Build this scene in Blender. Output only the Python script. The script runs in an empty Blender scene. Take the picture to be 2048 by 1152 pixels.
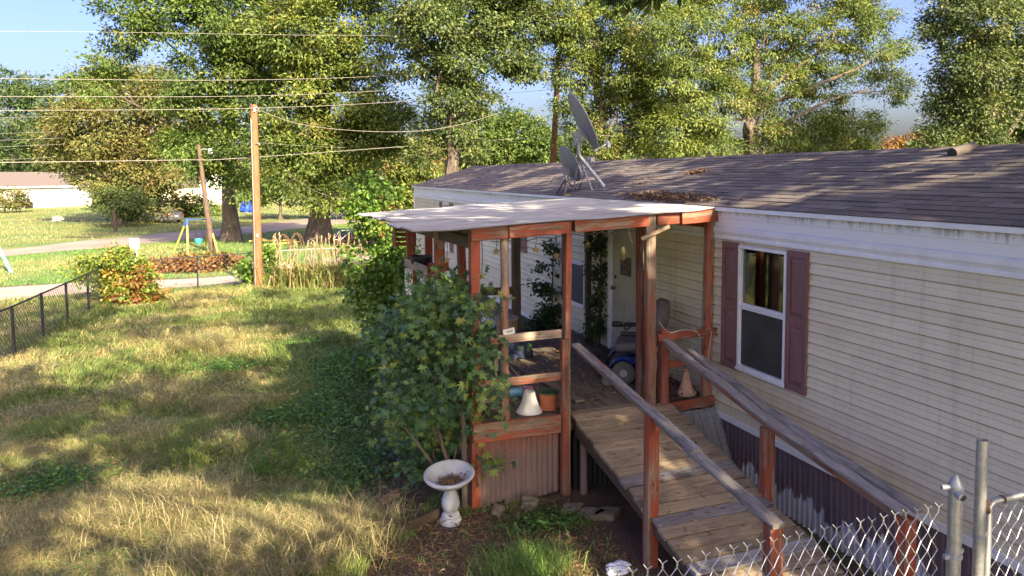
import bpy, math, random
import numpy as np
from mathutils import Vector, Matrix
random.seed(7)
RNG = np.random.default_rng(11)
S = bpy.context.scene
COL = S.collection
R = math.radians

# ------------------------------------------------------------------ camera
CAM_H, YAW, PITCH, ROLL = 3.7, 0.34735, 0.06277, -0.00362
fw = Vector((math.sin(YAW)*math.cos(PITCH), math.cos(YAW)*math.cos(PITCH), -math.sin(PITCH)))
rt = Vector((math.cos(YAW), -math.sin(YAW), 0.0)); up = rt.cross(fw)
rt2 = rt*math.cos(ROLL) + up*math.sin(ROLL); up2 = up*math.cos(ROLL) - rt*math.sin(ROLL)
cd = bpy.data.cameras.new('camera'); cam = bpy.data.objects.new('camera', cd); COL.objects.link(cam)
cam.matrix_world = Matrix(((rt2.x, up2.x, -fw.x, 0), (rt2.y, up2.y, -fw.y, 0), (rt2.z, up2.z, -fw.z, CAM_H), (0, 0, 0, 1)))
cd.sensor_width = 36.0; cd.lens = 1433.88/2048*36; cd.shift_y = -(576-438.18)/2048
cd.clip_start = 0.1; cd.clip_end = 2000
S.camera = cam

# ------------------------------------------------------------------ sky and sun
SUN_EL, SUN_AZ = R(34), math.atan2(0.22, -0.975)      # azimuth from +Y towards +X
w = bpy.data.worlds.new('World'); S.world = w; w.use_nodes = True
wn = w.node_tree.nodes; bg = wn['Background']
sky = wn.new('ShaderNodeTexSky'); sky.sky_type = 'NISHITA'; sky.sun_disc = False
sky.sun_elevation = SUN_EL; sky.sun_rotation = SUN_AZ
sky.air_density = 1.0; sky.dust_density = 6.0; sky.ozone_density = 7.0
tint = wn.new('ShaderNodeMix'); tint.data_type = 'RGBA'; tint.blend_type = 'MULTIPLY'; tint.inputs[0].default_value = 1.0
tint.inputs[7].default_value = (1.10, .94, .74, 1)
sat = wn.new('ShaderNodeHueSaturation'); sat.inputs['Saturation'].default_value = 1.18; sat.inputs['Hue'].default_value = 0.530
w.node_tree.links.new(sky.outputs[0], sat.inputs['Color']); w.node_tree.links.new(sat.outputs[0], tint.inputs[6]); w.node_tree.links.new(tint.outputs[2], bg.inputs['Color']); bg.inputs['Strength'].default_value = 0.15
sd = bpy.data.lights.new('sun', 'SUN'); sd.energy = 3.9; sd.angle = R(0.55); sd.color = (1.0, 0.85, 0.60)
sun = bpy.data.objects.new('sun', sd); COL.objects.link(sun)
sdir = Vector((math.sin(SUN_AZ)*math.cos(SUN_EL), math.cos(SUN_AZ)*math.cos(SUN_EL), math.sin(SUN_EL)))
sun.rotation_euler = sdir.to_track_quat('Z', 'Y').to_euler(); sun.location = (4, -20, 30)
S.view_settings.view_transform = 'Standard'; S.view_settings.look = 'None'
S.view_settings.exposure = 2.08; S.view_settings.gamma = 1.0; S.view_settings.use_curve_mapping = False

# ------------------------------------------------------------------ helpers
def tag(o, label=None, cat=None, group=None, kind=None):
    if label: o['label'] = label
    if cat: o['category'] = cat
    if group: o['group'] = group
    if kind: o['kind'] = kind
    return o

def thing(name, label, cat, loc, group=None):
    o = bpy.data.objects.new(name, None); COL.objects.link(o); o.location = loc
    o.empty_display_size = 0.2
    return tag(o, label, cat, group)

def wloc(o):
    v = Vector((0, 0, 0))
    while o is not None:
        v = v + o.location; o = o.parent
    return v

def link(name, me, parent=None, loc=(0, 0, 0), origin=None):
    """mesh data in world coordinates, moved by loc; parented without moving it"""
    o = bpy.data.objects.new(name, me); COL.objects.link(o)
    if parent is not None:
        o.parent = parent; o.location = Vector(loc) - wloc(parent)
    else:
        o.location = loc
    return o

class MB:
    def __init__(self): self.v = []; self.f = []; self.g = []; self.sm = False
    def add(self, vs, fs, gs=None):
        n = len(self.v); self.v += [tuple(p) for p in vs]
        self.g += [tuple(q) for q in (gs if gs is not None else vs)]
        self.f += [tuple(i+n for i in q) for q in fs]
        return self
    def box(self, c, s, rz=0.0, rot=None):
        c = Vector(c); M = rot if rot is not None else Matrix.Rotation(rz, 3, 'Z')
        vs = []; gs = []; ax = max(range(3), key=lambda i: s[i]); off = random.uniform(0, 50)
        order = [i for i in range(3) if i != ax] + [ax]
        for x in (-.5, .5):
            for y in (-.5, .5):
                for z in (-.5, .5):
                    l = Vector((x*s[0], y*s[1], z*s[2])); vs.append(c + M @ l)
                    gs.append((l[order[0]]+off, l[order[1]], l[order[2]]+off))
        return self.add(vs, [(0, 1, 3, 2), (4, 6, 7, 5), (0, 4, 5, 1), (2, 3, 7, 6), (0, 2, 6, 4), (1, 5, 7, 3)], gs)
    def b3(self, x0, x1, y0, y1, z0, z1):
        return self.box(((x0+x1)/2, (y0+y1)/2, (z0+z1)/2), (abs(x1-x0), abs(y1-y0), abs(z1-z0)))
    def beam(self, p0, p1, w, h, upv=(0, 0, 1), ch=0.006, seg=1, jit=0.0, taper=1.0):
        """chamfered timber from p0 to p1: w across, h along upv"""
        p0 = Vector(p0); p1 = Vector(p1); d = (p1-p0); L = d.length; d.normalize()
        u = Vector(upv)
        if abs(d.dot(u)) > .98: u = Vector((0, 1, 0))
        s = d.cross(u).normalized(); u = s.cross(d).normalized()
        a, b = w/2, h/2; c = min(ch, a*.5, b*.5)
        prof = [(-a+c, -b), (a-c, -b), (a, -b+c), (a, b-c), (a-c, b), (-a+c, b), (-a, b-c), (-a, -b+c)]
        off = random.uniform(0, 60); vs = []; gs = []
        for i in range(seg+1):
            t = i/seg; k = 1+(taper-1)*t
            jx, jy = (random.gauss(0, jit), random.gauss(0, jit)) if jit and 0 < i < seg else (0, 0)
            for (x, y) in prof:
                ex = random.gauss(0, jit*.35) if jit else 0; ey = random.gauss(0, jit*.35) if jit else 0
                vs.append(p0 + d*(L*t) + s*(x*k+jx+ex) + u*(y*k+jy+ey)); gs.append((x+off, y+off*.3, L*t+off))
        fs = []
        for i in range(seg):
            for j in range(8):
                A = i*8+j; B = i*8+(j+1) % 8; fs.append((A, B, B+8, A+8))
        fs.append(tuple(range(7, -1, -1))); fs.append(tuple(range(seg*8, seg*8+8)))
        return self.add(vs, fs, gs)
    def tube(self, pts, r, n=6, cap=True):
        P = [Vector(p) for p in pts]; m = len(P)
        rr = r if isinstance(r, (list, tuple)) else [r]*m
        vs = []; gs = []; off = random.uniform(0, 40); acc = 0; last = None; prev = None
        for i in range(m):
            t = (P[min(i+1, m-1)]-P[max(i-1, 0)])
            t = t.normalized() if t.length > 1e-9 else Vector((0, 0, 1))
            if prev is None:
                a = Vector((0, 0, 1)) if abs(t.z) < .9 else Vector((1, 0, 0)); s = t.cross(a).normalized()
            else:
                s = (prev - t*prev.dot(t)); s = s.normalized() if s.length > 1e-6 else t.orthogonal().normalized()
            prev = s; u = t.cross(s)
            if last is not None: acc += (P[i]-last).length
            last = P[i]
            for j in range(n):
                q = 2*math.pi*j/n; cx, sx = math.cos(q)*rr[i], math.sin(q)*rr[i]
                vs.append(P[i]+s*cx+u*sx); gs.append((cx+off, sx+off, acc+off))
        fs = []
        for i in range(m-1):
            for j in range(n):
                A = i*n+j; B = i*n+(j+1) % n; fs.append((A, B, B+n, A+n))
        if cap: fs.append(tuple(range(n-1, -1, -1))); fs.append(tuple(range((m-1)*n, m*n)))
        return self.add(vs, fs, gs)
    def lathe(self, prof, c, n=24, sx=1.0, sy=1.0, rot=None):
        vs = []; c = Vector(c)
        for (r, z) in prof:
            for j in range(n):
                q = 2*math.pi*j/n; l = Vector((r*math.cos(q)*sx, r*math.sin(q)*sy, z))
                vs.append(c + (rot @ l if rot is not None else l))
        fs = []
        for i in range(len(prof)-1):
            for j in range(n):
                A = i*n+j; B = i*n+(j+1) % n; fs.append((A, B, B+n, A+n))
        return self.add(vs, fs)
    def prism(self, poly, y0, y1, plane='xz'):
        n = len(poly)
        f = {'xz': lambda a, b, t: (a, t, b), 'yz': lambda a, b, t: (t, a, b), 'xy': lambda a, b, t: (a, b, t)}[plane]
        vs = [f(a, b, y0) for a, b in poly] + [f(a, b, y1) for a, b in poly]
        fs = [tuple(range(n-1, -1, -1)), tuple(range(n, 2*n))] + [(i, (i+1) % n, (i+1) % n+n, i+n) for i in range(n)]
        return self.add(vs, fs)
    def mesh(self, name, m, smooth=False):
        me = bpy.data.meshes.new(name); me.from_pydata(self.v, [], self.f)
        a = me.attributes.new('g', 'FLOAT_VECTOR', 'POINT'); a.data.foreach_set('vector', np.array(self.g, dtype=np.float32).ravel())
        me.materials.append(m); me.update()
        if smooth or self.sm:
            me.polygons.foreach_set('use_smooth', [True]*len(me.polygons))
            try: me.set_sharp_from_angle(angle=R(38))
            except Exception: pass
        return me
    def build(self, name, m, parent=None, smooth=False, base=None):
        """base: origin for a top-level mesh thing"""
        if base is not None:
            b = Vector(base); self.v = [tuple(Vector(p)-b) for p in self.v]
            return link(name, self.mesh(name, m, smooth), None, base)
        return link(name, self.mesh(name, m, smooth), parent)

def npmesh(name, co, tri, m, col=None, smooth=False):
    me = bpy.data.meshes.new(name); nv, nt = len(co), len(tri)
    me.vertices.add(nv); me.vertices.foreach_set('co', np.ascontiguousarray(co, np.float32).ravel())
    me.loops.add(nt*3); me.loops.foreach_set('vertex_index', np.ascontiguousarray(tri, np.int32).ravel())
    me.polygons.add(nt); me.polygons.foreach_set('loop_start', np.arange(0, nt*3, 3, dtype=np.int32))
    me.update(calc_edges=True)
    if col is not None:
        a = me.attributes.new('col', 'FLOAT_COLOR', 'POINT')
        a.data.foreach_set('color', np.concatenate([col, np.ones((nv, 1))], 1).astype(np.float32).ravel())
    if smooth: me.polygons.foreach_set('use_smooth', [True]*nt)
    me.materials.append(m); me.validate()
    return me

def unit(a): return a/np.maximum(np.linalg.norm(a, axis=-1, keepdims=True), 1e-9)

def vnoise(x, y, sc, seed):
    """smooth value noise 0..1"""
    r = np.random.default_rng(seed).random((128, 128)); X = x/sc+1000; Y = y/sc+1000
    xi = np.floor(X).astype(int); yi = np.floor(Y).astype(int); fx = X-xi; fy = Y-yi
    fx = fx*fx*(3-2*fx); fy = fy*fy*(3-2*fy); g = lambda a, b: r[a % 128, b % 128]
    return (g(xi, yi)*(1-fx)+g(xi+1, yi)*fx)*(1-fy)+(g(xi, yi+1)*(1-fx)+g(xi+1, yi+1)*fx)*fy

# ------------------------------------------------------------------ materials
class NT:
    def __init__(self, name):
        self.m = bpy.data.materials.new(name); self.m.use_nodes = True; self.t = self.m.node_tree
        self.p = self.t.nodes['Principled BSDF']; self.o = self.t.nodes['Material Output']
    def n(self, typ, ins=None, **pr):
        k = self.t.nodes.new(typ)
        for a, b in pr.items(): setattr(k, a, b)
        for a, b in (ins or {}).items(): self.s(k.inputs[a], b)
        return k
    def s(self, sock, val):
        if isinstance(val, bpy.types.NodeSocket): self.t.links.new(val, sock)
        elif isinstance(val, bpy.types.Node): self.t.links.new(val.outputs[0], sock)
        elif isinstance(val, (tuple, list)) and len(val) == 3 and sock.type == 'RGBA': sock.default_value = (*val, 1)
        else: sock.default_value = val
    def set(self, **k):
        for a, b in k.items(): self.s(self.p.inputs[a.replace('_', ' ')], b)
        return self
    def attr(self, name): return self.n('ShaderNodeAttribute', attribute_name=name)
    def vec(self, src, sc): return self.n('ShaderNodeMapping', {'Vector': src, 'Scale': sc}).outputs[0]
    def noise(self, v, sc, det=4, rough=.55, dist=0.0):
        return self.n('ShaderNodeTexNoise', {'Vector': v, 'Scale': sc, 'Detail': det, 'Roughness': rough, 'Distortion': dist}).outputs[0]
    def ramp(self, f, stops):
        r = self.n('ShaderNodeValToRGB', {'Fac': f}); e = r.color_ramp.elements
        while len(e) < len(stops): e.new(.5)
        for q, (p, c) in zip(e, stops):
            q.position = p; q.color = (*(c if isinstance(c, (tuple, list)) else (c, c, c)), 1)
        return r.outputs[0]
    def mix(self, f, a, b, mode='MIX'):
        k = self.n('ShaderNodeMix', data_type='RGBA', blend_type=mode)
        self.s(k.inputs[0], f); self.s(k.inputs[6], a); self.s(k.inputs[7], b)
        return k.outputs[2]
    def math(self, op, a, b=0.0):
        k = self.n('ShaderNodeMath', operation=op); self.s(k.inputs[0], a); self.s(k.inputs[1], b); return k.outputs[0]
    def bump(self, h, st=.3, d=.01): 
        self.s(self.p.inputs['Normal'], self.n('ShaderNodeBump', {'Height': h, 'Strength': st, 'Distance': d}).outputs[0]); return self
    def geo(self): return self.n('ShaderNodeNewGeometry')
    def pos(self): return self.geo().outputs['Position']
    def objrand(self): return self.n('ShaderNodeObjectInfo').outputs['Random']
    def hsv(self, c, h=.5, s=1.0, v=1.0): return self.n('ShaderNodeHueSaturation', {'Hue': h, 'Saturation': s, 'Value': v, 'Color': c}).outputs[0]

def wood(name, bare_a, bare_b, paint=None, keep=.5, crack=.5, rough=.8, dirt=0.0):
    """weathered timber, grain along g.z; paint kept on about `keep` of it"""
    t = NT(name); g = t.attr('g').outputs['Vector']
    gr = t.noise(t.vec(g, (38, 38, 2.2)), 1.0, 5, .6, .4)
    fine = t.noise(t.vec(g, (110, 110, 5)), 1.0, 3, .6)
    big = t.noise(t.vec(g, (11, 11, .9)), 1.0, 4, .6)
    base = t.mix(t.ramp(gr, [(.3, 0.0), (.7, 1.0)]), bare_a, bare_b)
    base = t.mix(t.ramp(fine, [(.32, crack), (.5, 0.0)]), base, tuple(c*.3 for c in bare_a))
    base = t.mix(t.ramp(big, [(.35, 0.0), (.75, .35)]), base, tuple(c*.55 for c in bare_a))
    h = t.math('ADD', gr, t.math('MULTIPLY', fine, .6))
    if paint:
        f = t.math('ADD', t.math('MULTIPLY', big, .9), t.math('MULTIPLY', gr, .75))
        f = t.math('MULTIPLY', t.math('ADD', f, t.math('MULTIPLY', fine, .3)), .5)
        lo = .49+(.5-keep)*.22
        mask = t.ramp(f, [(lo-.012, 0.0), (lo+.012, 1.0)])
        pc = t.mix(t.noise(t.vec(g, (14, 14, 4)), 1.0, 4), tuple(c*.72 for c in paint), tuple(min(1, c*1.25) for c in paint))
        base = t.mix(mask, base, pc); h = t.math('ADD', h, t.math('MULTIPLY', mask, .5))
    grime = t.noise(t.vec(g, (5, 5, 2.2)), 1.0, 6, .7)
    base = t.mix(t.ramp(grime, [(.50, 0.0), (.68, .6)]), base, tuple(c*.32 for c in bare_a))
    base = t.mix(t.ramp(t.noise(t.vec(g, (16, 16, 6)), 1.0, 1), [(.72, 0.0), (.76, .8)]), base, tuple(c*.2 for c in bare_a))
    v = t.math('ADD', .78, t.math('MULTIPLY', t.objrand(), .45))
    t.set(Base_Color=t.hsv(base, v=v), Roughness=rough); t.bump(h, .55, .006)
    return t.m

def plain(name, col, rough=.6, metal=0.0, var=.12, sc=14, bump=.0, spec=.5):
    t = NT(name); n = t.noise(t.pos(), sc, 5, .6)
    c = t.mix(t.ramp(n, [(.3, 0.0), (.7, 1.0)]), tuple(x*(1-var) for x in col), tuple(min(1, x*(1+var)) for x in col))
    t.set(Base_Color=c, Roughness=rough, Metallic=metal, Specular_IOR_Level=spec)
    if bump: t.bump(n, bump, .01)
    return t.m

def leafmat(name, trans=.35, rough=.55, gain=1.0):
    t = NT(name); c = t.attr('col').outputs['Color']
    if gain != 1: c = t.hsv(c, v=gain)
    t.set(Base_Color=c, Roughness=rough, Specular_IOR_Level=.35)
    tr = t.n('ShaderNodeBsdfTranslucent', {'Color': t.hsv(c, s=1.15, v=1.25)})
    mx = t.n('ShaderNodeMixShader', {0: trans, 1: t.p.outputs[0], 2: tr.outputs[0]})
    t.t.links.new(mx.outputs[0], t.o.inputs['Surface'])
    return t.m

RED = (.31, .072, .033)
M = {}
M['red'] = wood('red_paint_worn', (.20, .135, .085), (.36, .27, .19), RED, .58, .5)
M['red_bare'] = wood('red_paint_mostly_gone', (.22, .16, .12), (.40, .30, .22), (.33, .10, .05), .36, .6)
M['red_full'] = wood('red_paint_kept', (.22, .15, .10), (.34, .25, .18), (.29, .064, .029), .69, .5)
M['dark_wood'] = wood('dark_brown_timber', (.07, .045, .03), (.13, .085, .055), None, .5, .5)
M['grey_wood'] = wood('silver_grey_weathered_wood', (.21, .19, .175), (.42, .39, .36), (.25, .11, .07), .16, .9)
M['ramp_wood'] = wood('weathered_ramp_boards', (.24, .175, .105), (.40, .31, .20), None, .5, .7)
M['deck_wood'] = wood('dark_deck_boards', (.10, .075, .055), (.20, .155, .115), None, .5, .7)
M['tan_wood'] = wood('pale_tan_board', (.36, .25, .15), (.50, .37, .24), None, .5, .4)
M['pole_wood'] = wood('orange_brown_pole_wood', (.18, .075, .03), (.29, .13, .055), None, .5, .5)
M['white'] = plain('white_paint', (.72, .71, .68), .55, var=.06, sc=8)
M['black'] = plain('black_plastic', (.018, .018, .02), .45)
M['black_metal'] = plain('black_coated_steel', (.02, .02, .022), .5)
M['grey_metal'] = plain('galvanised_steel', (.50, .51, .50), .42, .75, .2, 30)
M['dish_grey'] = plain('dish_grey_paint', (.23, .235, .25), .5, .0, .12, 12)
M['dish_light'] = plain('pale_grey_metal', (.30, .32, .35), .45, .3, .15, 20)
M['concrete'] = None
def special_mats():
    # vinyl siding with faint grain, dust and rusty streaks
    t = NT('cream_vinyl_siding'); p = t.pos()
    n1 = t.noise(t.vec(p, (1, 1.2, 1)), 1.3, 5, .6); n2 = t.noise(t.vec(p, (1, 60, 6)), 1.0, 4, .7)
    c = t.mix(t.ramp(n1, [(.35, 0.0), (.7, 1.0)]), (.70, .615, .41), (.78, .70, .48))
    st = t.noise(t.vec(p, (1, 9, .5)), 1.0, 5, .65)
    c = t.mix(t.ramp(st, [(.54, 0.0), (.78, .45)]), c, (.30, .235, .15))
    c = t.mix(t.ramp(n2, [(.45, 0.0), (.8, .22)]), c, (.40, .36, .30))
    lo_ = t.n('ShaderNodeMapRange', {'Value': t.n('ShaderNodeSeparateXYZ', {'Vector': p}).outputs[2], 'From Min': .8, 'From Max': 1.5, 'To Min': .30, 'To Max': 0.0}).outputs[0]
    c = t.mix(t.math('MULTIPLY', lo_, t.ramp(t.noise(t.vec(p, (1, 2.5, 2)), 1.4, 6, .7), [(.4, 0.2), (.6, 1.0)])), c, (.34, .24, .13))
    v = t.math('ADD', .95, t.math('MULTIPLY', t.objrand(), .1))
    t.set(Base_Color=t.hsv(c, v=v), Roughness=.55); t.bump(n2, .12, .003); M['siding'] = t.m
    # white fascia, mildew running down from the drip edge
    t = NT('white_fascia_with_mildew'); p = t.pos(); sx = t.n('ShaderNodeSeparateXYZ', {'Vector': p})
    st = t.noise(t.vec(p, (1, 16, 1.1)), 1.0, 6, .72); sp = t.noise(p, 55, 5, .7); br = t.noise(t.vec(p, (1, .8, .4)), 1.0, 3)
    top = t.n('ShaderNodeMapRange', {'Value': sx.outputs[2], 'From Min': 3.02, 'From Max': 3.31, 'To Min': -.25, 'To Max': .22}).outputs[0]
    k = t.math('ADD', t.math('ADD', t.math('MULTIPLY', st, .6), t.math('MULTIPLY', sp, .35)), t.math('ADD', top, t.math('MULTIPLY', br, .35)))
    f = t.ramp(k, [(.70, 0.0), (.92, .85)])
    c = t.mix(f, (.82, .82, .79), (.07, .07, .055))
    t.set(Base_Color=c, Roughness=.5); M['fascia'] = t.m
    M['trim'] = plain('white_vinyl_trim', (.80, .79, .74), .5, var=.08, sc=6)
    # asphalt shingles
    t = NT('brown_grey_asphalt_shingle'); p = t.pos(); gr = t.noise(p, 420, 2, .7); bl = t.noise(t.vec(p, (1, 1, 1)), 2.2, 5, .6)
    rnd = t.n('ShaderNodeTexWhiteNoise', {'W': t.math('ADD', t.objrand(), t.geo().outputs['Random Per Island'])}, noise_dimensions='1D').outputs[0]
    c = t.ramp(rnd, [(0, (.068, .060, .053)), (.5, (.110, .098, .086)), (1, (.165, .148, .130))])
    c = t.mix(t.ramp(gr, [(.3, 0.0), (.75, .55)]), c, (.23, .19, .175)); c = t.mix(t.ramp(bl, [(.45, 0.0), (.75, .45)]), c, (.19, .145, .115))
    t.set(Base_Color=c, Roughness=.9, Specular_IOR_Level=.25); t.bump(gr, .5, .004); M['shingle'] = t.m
    # corrugated porch roof: whitish galvanised with purple-grey lichen dust
    t = NT('chalky_corrugated_roofing'); p = t.pos(); a = t.noise(t.vec(p, (.9, 3.5, 1)), 1.3, 6, .65); b = t.noise(t.vec(p, (2, 26, 1)), 1.0, 5, .7); s2 = t.noise(p, 60, 4, .7)
    c = t.mix(t.ramp(a, [(.38, 0.0), (.66, 1.0)]), (.36, .365, .36), (.235, .225, .225))
    c = t.mix(t.ramp(b, [(.55, 0.0), (.75, .6)]), c, (.19, .15, .15)); c = t.mix(t.ramp(s2, [(.62, 0.0), (.75, .5)]), c, (.15, .12, .10))
    t.set(Base_Color=c, Roughness=.62, Metallic=.1); M['porch_roof'] = t.m
    # mauve painted skirting, paint lost in long vertical flakes near the bottom
    t = NT('mauve_skirting_with_peeling_paint'); p = t.pos(); sx = t.n('ShaderNodeSeparateXYZ', {'Vector': p})
    n1 = t.noise(t.vec(p, (9, 9, .8)), 1.0, 5, .6); n2 = t.noise(t.vec(p, (3.2, 3.2, .15)), 1.0, 3, .5); 
    hz = t.n('ShaderNodeMapRange', {'Value': sx.outputs[2], 'From Min': 0.05, 'From Max': .62, 'To Min': .30, 'To Max': -.25}).outputs[0]
    f = t.math('ADD', t.math('ADD', t.math('MULTIPLY', n1, .55), t.math('MULTIPLY', n2, .75)), hz)
    c = t.mix(t.noise(t.vec(p, (16, 16, 1.6)), 1.0, 4, .6), (.115, .080, .085), (.20, .145, .150))
    c = t.mix(t.ramp(f, [(.75, 0.0), (.77, 1.0)]), c, (.56, .55, .56))
    c = t.mix(t.ramp(t.noise(t.vec(p, (30, 30, 2)), 1.0, 4, .7), [(.60, 0.0), (.72, .5)]), c, (.06, .05, .05))
    t.set(Base_Color=c, Roughness=.6); M['skirting'] = t.m
    t = NT('mauve_porch_sheet_metal'); p = t.pos(); sx = t.n('ShaderNodeSeparateXYZ', {'Vector': p})
    n1 = t.noise(t.vec(p, (14, 14, .7)), 1.0, 5, .6)
    c = t.mix(n1, (.145, .098, .085), (.225, .155, .135))
    up_ = t.n('ShaderNodeMapRange', {'Value': t.math('ADD', sx.outputs[2], t.math('MULTIPLY', n1, .25)), 'From Min': .62, 'From Max': .88, 'To Min': 0, 'To Max': .8}).outputs[0]
    c = t.mix(up_, c, (.25, .085, .045))
    c = t.mix(t.ramp(t.noise(p, 9, 5, .7), [(.58, 0.0), (.75, .45)]), c, (.10, .065, .055))
    t.set(Base_Color=c, Roughness=.55, Metallic=.05); M['sheet'] = t.m
    t = NT('grey_weathered_board_panel'); p = t.pos(); n1 = t.noise(t.vec(p, (60, 60, 2.5)), 1.0, 5, .65)
    t.set(Base_Color=t.ramp(n1, [(.3, (.12, .12, .125)), (.7, (.27, .27, .28))]), Roughness=.8); M['grey_panel'] = t.m
    # shutters
    t = NT('maroon_vinyl_shutter'); p = t.pos(); n1 = t.noise(t.vec(p, (30, 30, 4)), 1.0, 5, .7)
    t.set(Base_Color=t.ramp(n1, [(.3, (.175, .085, .078)), (.75, (.25, .128, .118))]), Roughness=.6); t.bump(n1, .15, .003); M['shutter'] = t.m
    # glass
    t = NT('window_glass'); gl = t.n('ShaderNodeBsdfGlossy', {'Color': (.9, .95, 1), 'Roughness': .03}); tr = t.n('ShaderNodeBsdfTransparent', {'Color': (.62, .64, .62)})
    fr = t.n('ShaderNodeFresnel', {'IOR': 1.5}); f2 = t.math('ADD', fr.outputs[0], .07)
    mx = t.n('ShaderNodeMixShader', {0: f2, 1: tr.outputs[0], 2: gl.outputs[0]}); t.t.links.new(mx.outputs[0], t.o.inputs['Surface']); M['glass'] = t.m
    t = NT('dark_window_glass'); t.set(Base_Color=(.018, .022, .024), Roughness=.04, Specular_IOR_Level=.9); M['dark_glass'] = t.m
    M['screen'] = plain('insect_screen', (.06, .07, .085), .6)
    M['mesh_screen'] = plain('dusty_grey_insect_screen', (.045, .047, .042), .5, var=.25, sc=5)
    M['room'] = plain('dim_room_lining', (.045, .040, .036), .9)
    M['curtain'] = plain('brown_curtain_cloth', (.085, .07, .06), .9, var=.25, sc=6)
    M['curtain_pale'] = plain('pale_torn_sheer', (.34, .30, .25), .9)
    M['door'] = plain('cream_painted_door', (.42, .375, .27), .5, var=.07, sc=3)
    t = NT('stained_concrete'); p = t.pos(); a = t.noise(p, 7, 6, .65); b = t.noise(p, 90, 4, .7)
    c = t.mix(t.ramp(a, [(.35, 0.0), (.7, 1.0)]), (.34, .355, .36), (.47, .485, .49)); c = t.mix(t.ramp(b, [(.55, 0.0), (.75, .4)]), c, (.24, .24, .21))
    t.set(Base_Color=c, Roughness=.85); t.bump(b, .35, .004); M['concrete'] = t.m
    t = NT('mossy_brown_paver'); p = t.pos(); a = t.noise(p, 12, 5, .7)
    t.set(Base_Color=t.ramp(a, [(.3, (.10, .085, .055)), (.7, (.25, .20, .14))]), Roughness=.9); t.bump(a, .5, .01); M['paver'] = t.m
    M['terracotta'] = plain('terracotta_pot', (.42, .13, .055), .65, var=.12, sc=9)
    M['pot_green'] = plain('green_plastic_lid', (.035, .085, .03), .45)
    M['shade_cloth'] = plain('off_white_lamp_cloth', (.66, .65, .62), .85, var=.06, sc=20)
    M['blue'] = plain('metallic_blue_plastic', (.010, .026, .20), .25, .2, .15, 6)
    M['blue_can'] = plain('light_blue_tin', (.10, .26, .42), .4, .1)
    M['pink'] = plain('pink_plastic', (.55, .22, .38), .5)
    M['seat_grey'] = plain('dusty_grey_vinyl_seat', (.115, .105, .108), .75, var=.25, sc=8)
    M['tyre'] = plain('grey_rubber', (.10, .10, .10), .8)
    M['cone'] = plain('faded_peach_plaster', (.48, .30, .21), .8, var=.2, sc=12)
    M['plastic_bag'] = plain('crumpled_white_plastic', (.72, .73, .76), .3, var=.1, sc=40)
    M['navy'] = plain('navy_blue_cloth', (.03, .04, .09), .8, var=.3)
    M['wire'] = plain('pale_bare_wire', (.55, .50, .45), .5, .3)
    M['cable'] = plain('grey_overhead_cable', (.26, .235, .20), .5, .0)
    M['string'] = plain('dark_light_string', (.05, .04, .035), .7)
    M['star'] = plain('straw_star', (.42, .30, .14), .7)
    M['yellow'] = plain('yellow_enamel', (.46, .37, .09), .45)
    M['toy_blue'] = plain('blue_enamel', (.05, .10, .30), .45)
    M['teal'] = plain('teal_plastic', (.05, .32, .33), .5)
    M['light_blue'] = plain('pale_blue_tube', (.16, .42, .62), .45)
    M['sign'] = plain('white_sign', (.78, .78, .76), .5, var=.04)
    M['tarp'] = plain('bright_blue_tarp', (.01, .05, .52), .5, var=.3, sc=3)
    M['car'] = plain('silver_grey_car_paint', (.36, .35, .33), .25, .6, .05, 3)
    M['tail'] = plain('red_lens', (.30, .02, .02), .3)
    M['roof_tan'] = plain('tan_grey_roofing', (.115, .092, .08), .9)
    M['far_white'] = plain('bright_white_siding', (.80, .80, .79), .6, var=.05, sc=2)
    M['far_cream'] = plain('pale_cream_siding', (.60, .52, .38), .7, var=.08, sc=2)
    M['rust'] = plain('rusted_steel', (.11, .055, .035), .8, .2, .4, 30)
    M['stalk'] = plain('dry_stalk', (.30, .215, .12), .9, var=.3, sc=9)
    M['twig'] = plain('dry_grey_twig', (.20, .15, .11), .9, var=.3, sc=20)
    t = NT('tree_bark'); g = t.attr('g').outputs['Vector']; a = t.noise(t.vec(g, (9, 9, 1.3)), 1.0, 6, .7, .5)
    t.set(Base_Color=t.ramp(a, [(.3, (.055, .043, .034)), (.52, (.13, .10, .078)), (.75, (.20, .16, .125))]), Roughness=.95); t.bump(a, .9, .06); M['bark'] = t.m
    M['leaf'] = leafmat('tree_leaf', .24)
    M['leaf_soft'] = leafmat('shrub_leaf', .30, .45)
    M['grass'] = leafmat('grass_blade', .30, .6)
    t = NT('dry_leaf_litter'); c = t.attr('col').outputs['Color']; t.set(Base_Color=c, Roughness=.9); M['litter'] = t.m
    # ground: thatch, soil, green
    t = NT('yard_ground'); p = t.pos(); a = t.noise(p, .32, 5, .6); b = t.noise(p, 2.3, 6, .65); c3 = t.noise(p, 34, 5, .7)
    c = t.mix(t.ramp(a, [(.38, 0.0), (.62, 1.0)]), (.075, .10, .025), (.14, .135, .05))
    c = t.mix(t.ramp(b, [(.4, 0.0), (.68, .8)]), c, (.11, .075, .04)); c = t.mix(t.ramp(c3, [(.35, .55), (.6, 0.0)]), c, (.04, .035, .018))
    t.set(Base_Color=c, Roughness=.95); t.bump(c3, .8, .03); M['ground'] = t.m
    t = NT('bare_soil_with_needles'); p = t.pos(); a = t.noise(p, 3.2, 6, .65); b = t.noise(p, 45, 6, .75)
    c = t.mix(t.ramp(a, [(.35, 0.0), (.65, 1.0)]), (.105, .062, .036), (.20, .125, .072)); c = t.mix(t.ramp(b, [(.4, .65), (.6, 0.0)]), c, (.045, .028, .018))
    t.set(Base_Color=c, Roughness=.95); t.bump(b, .9, .03); M['soil'] = t.m
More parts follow.
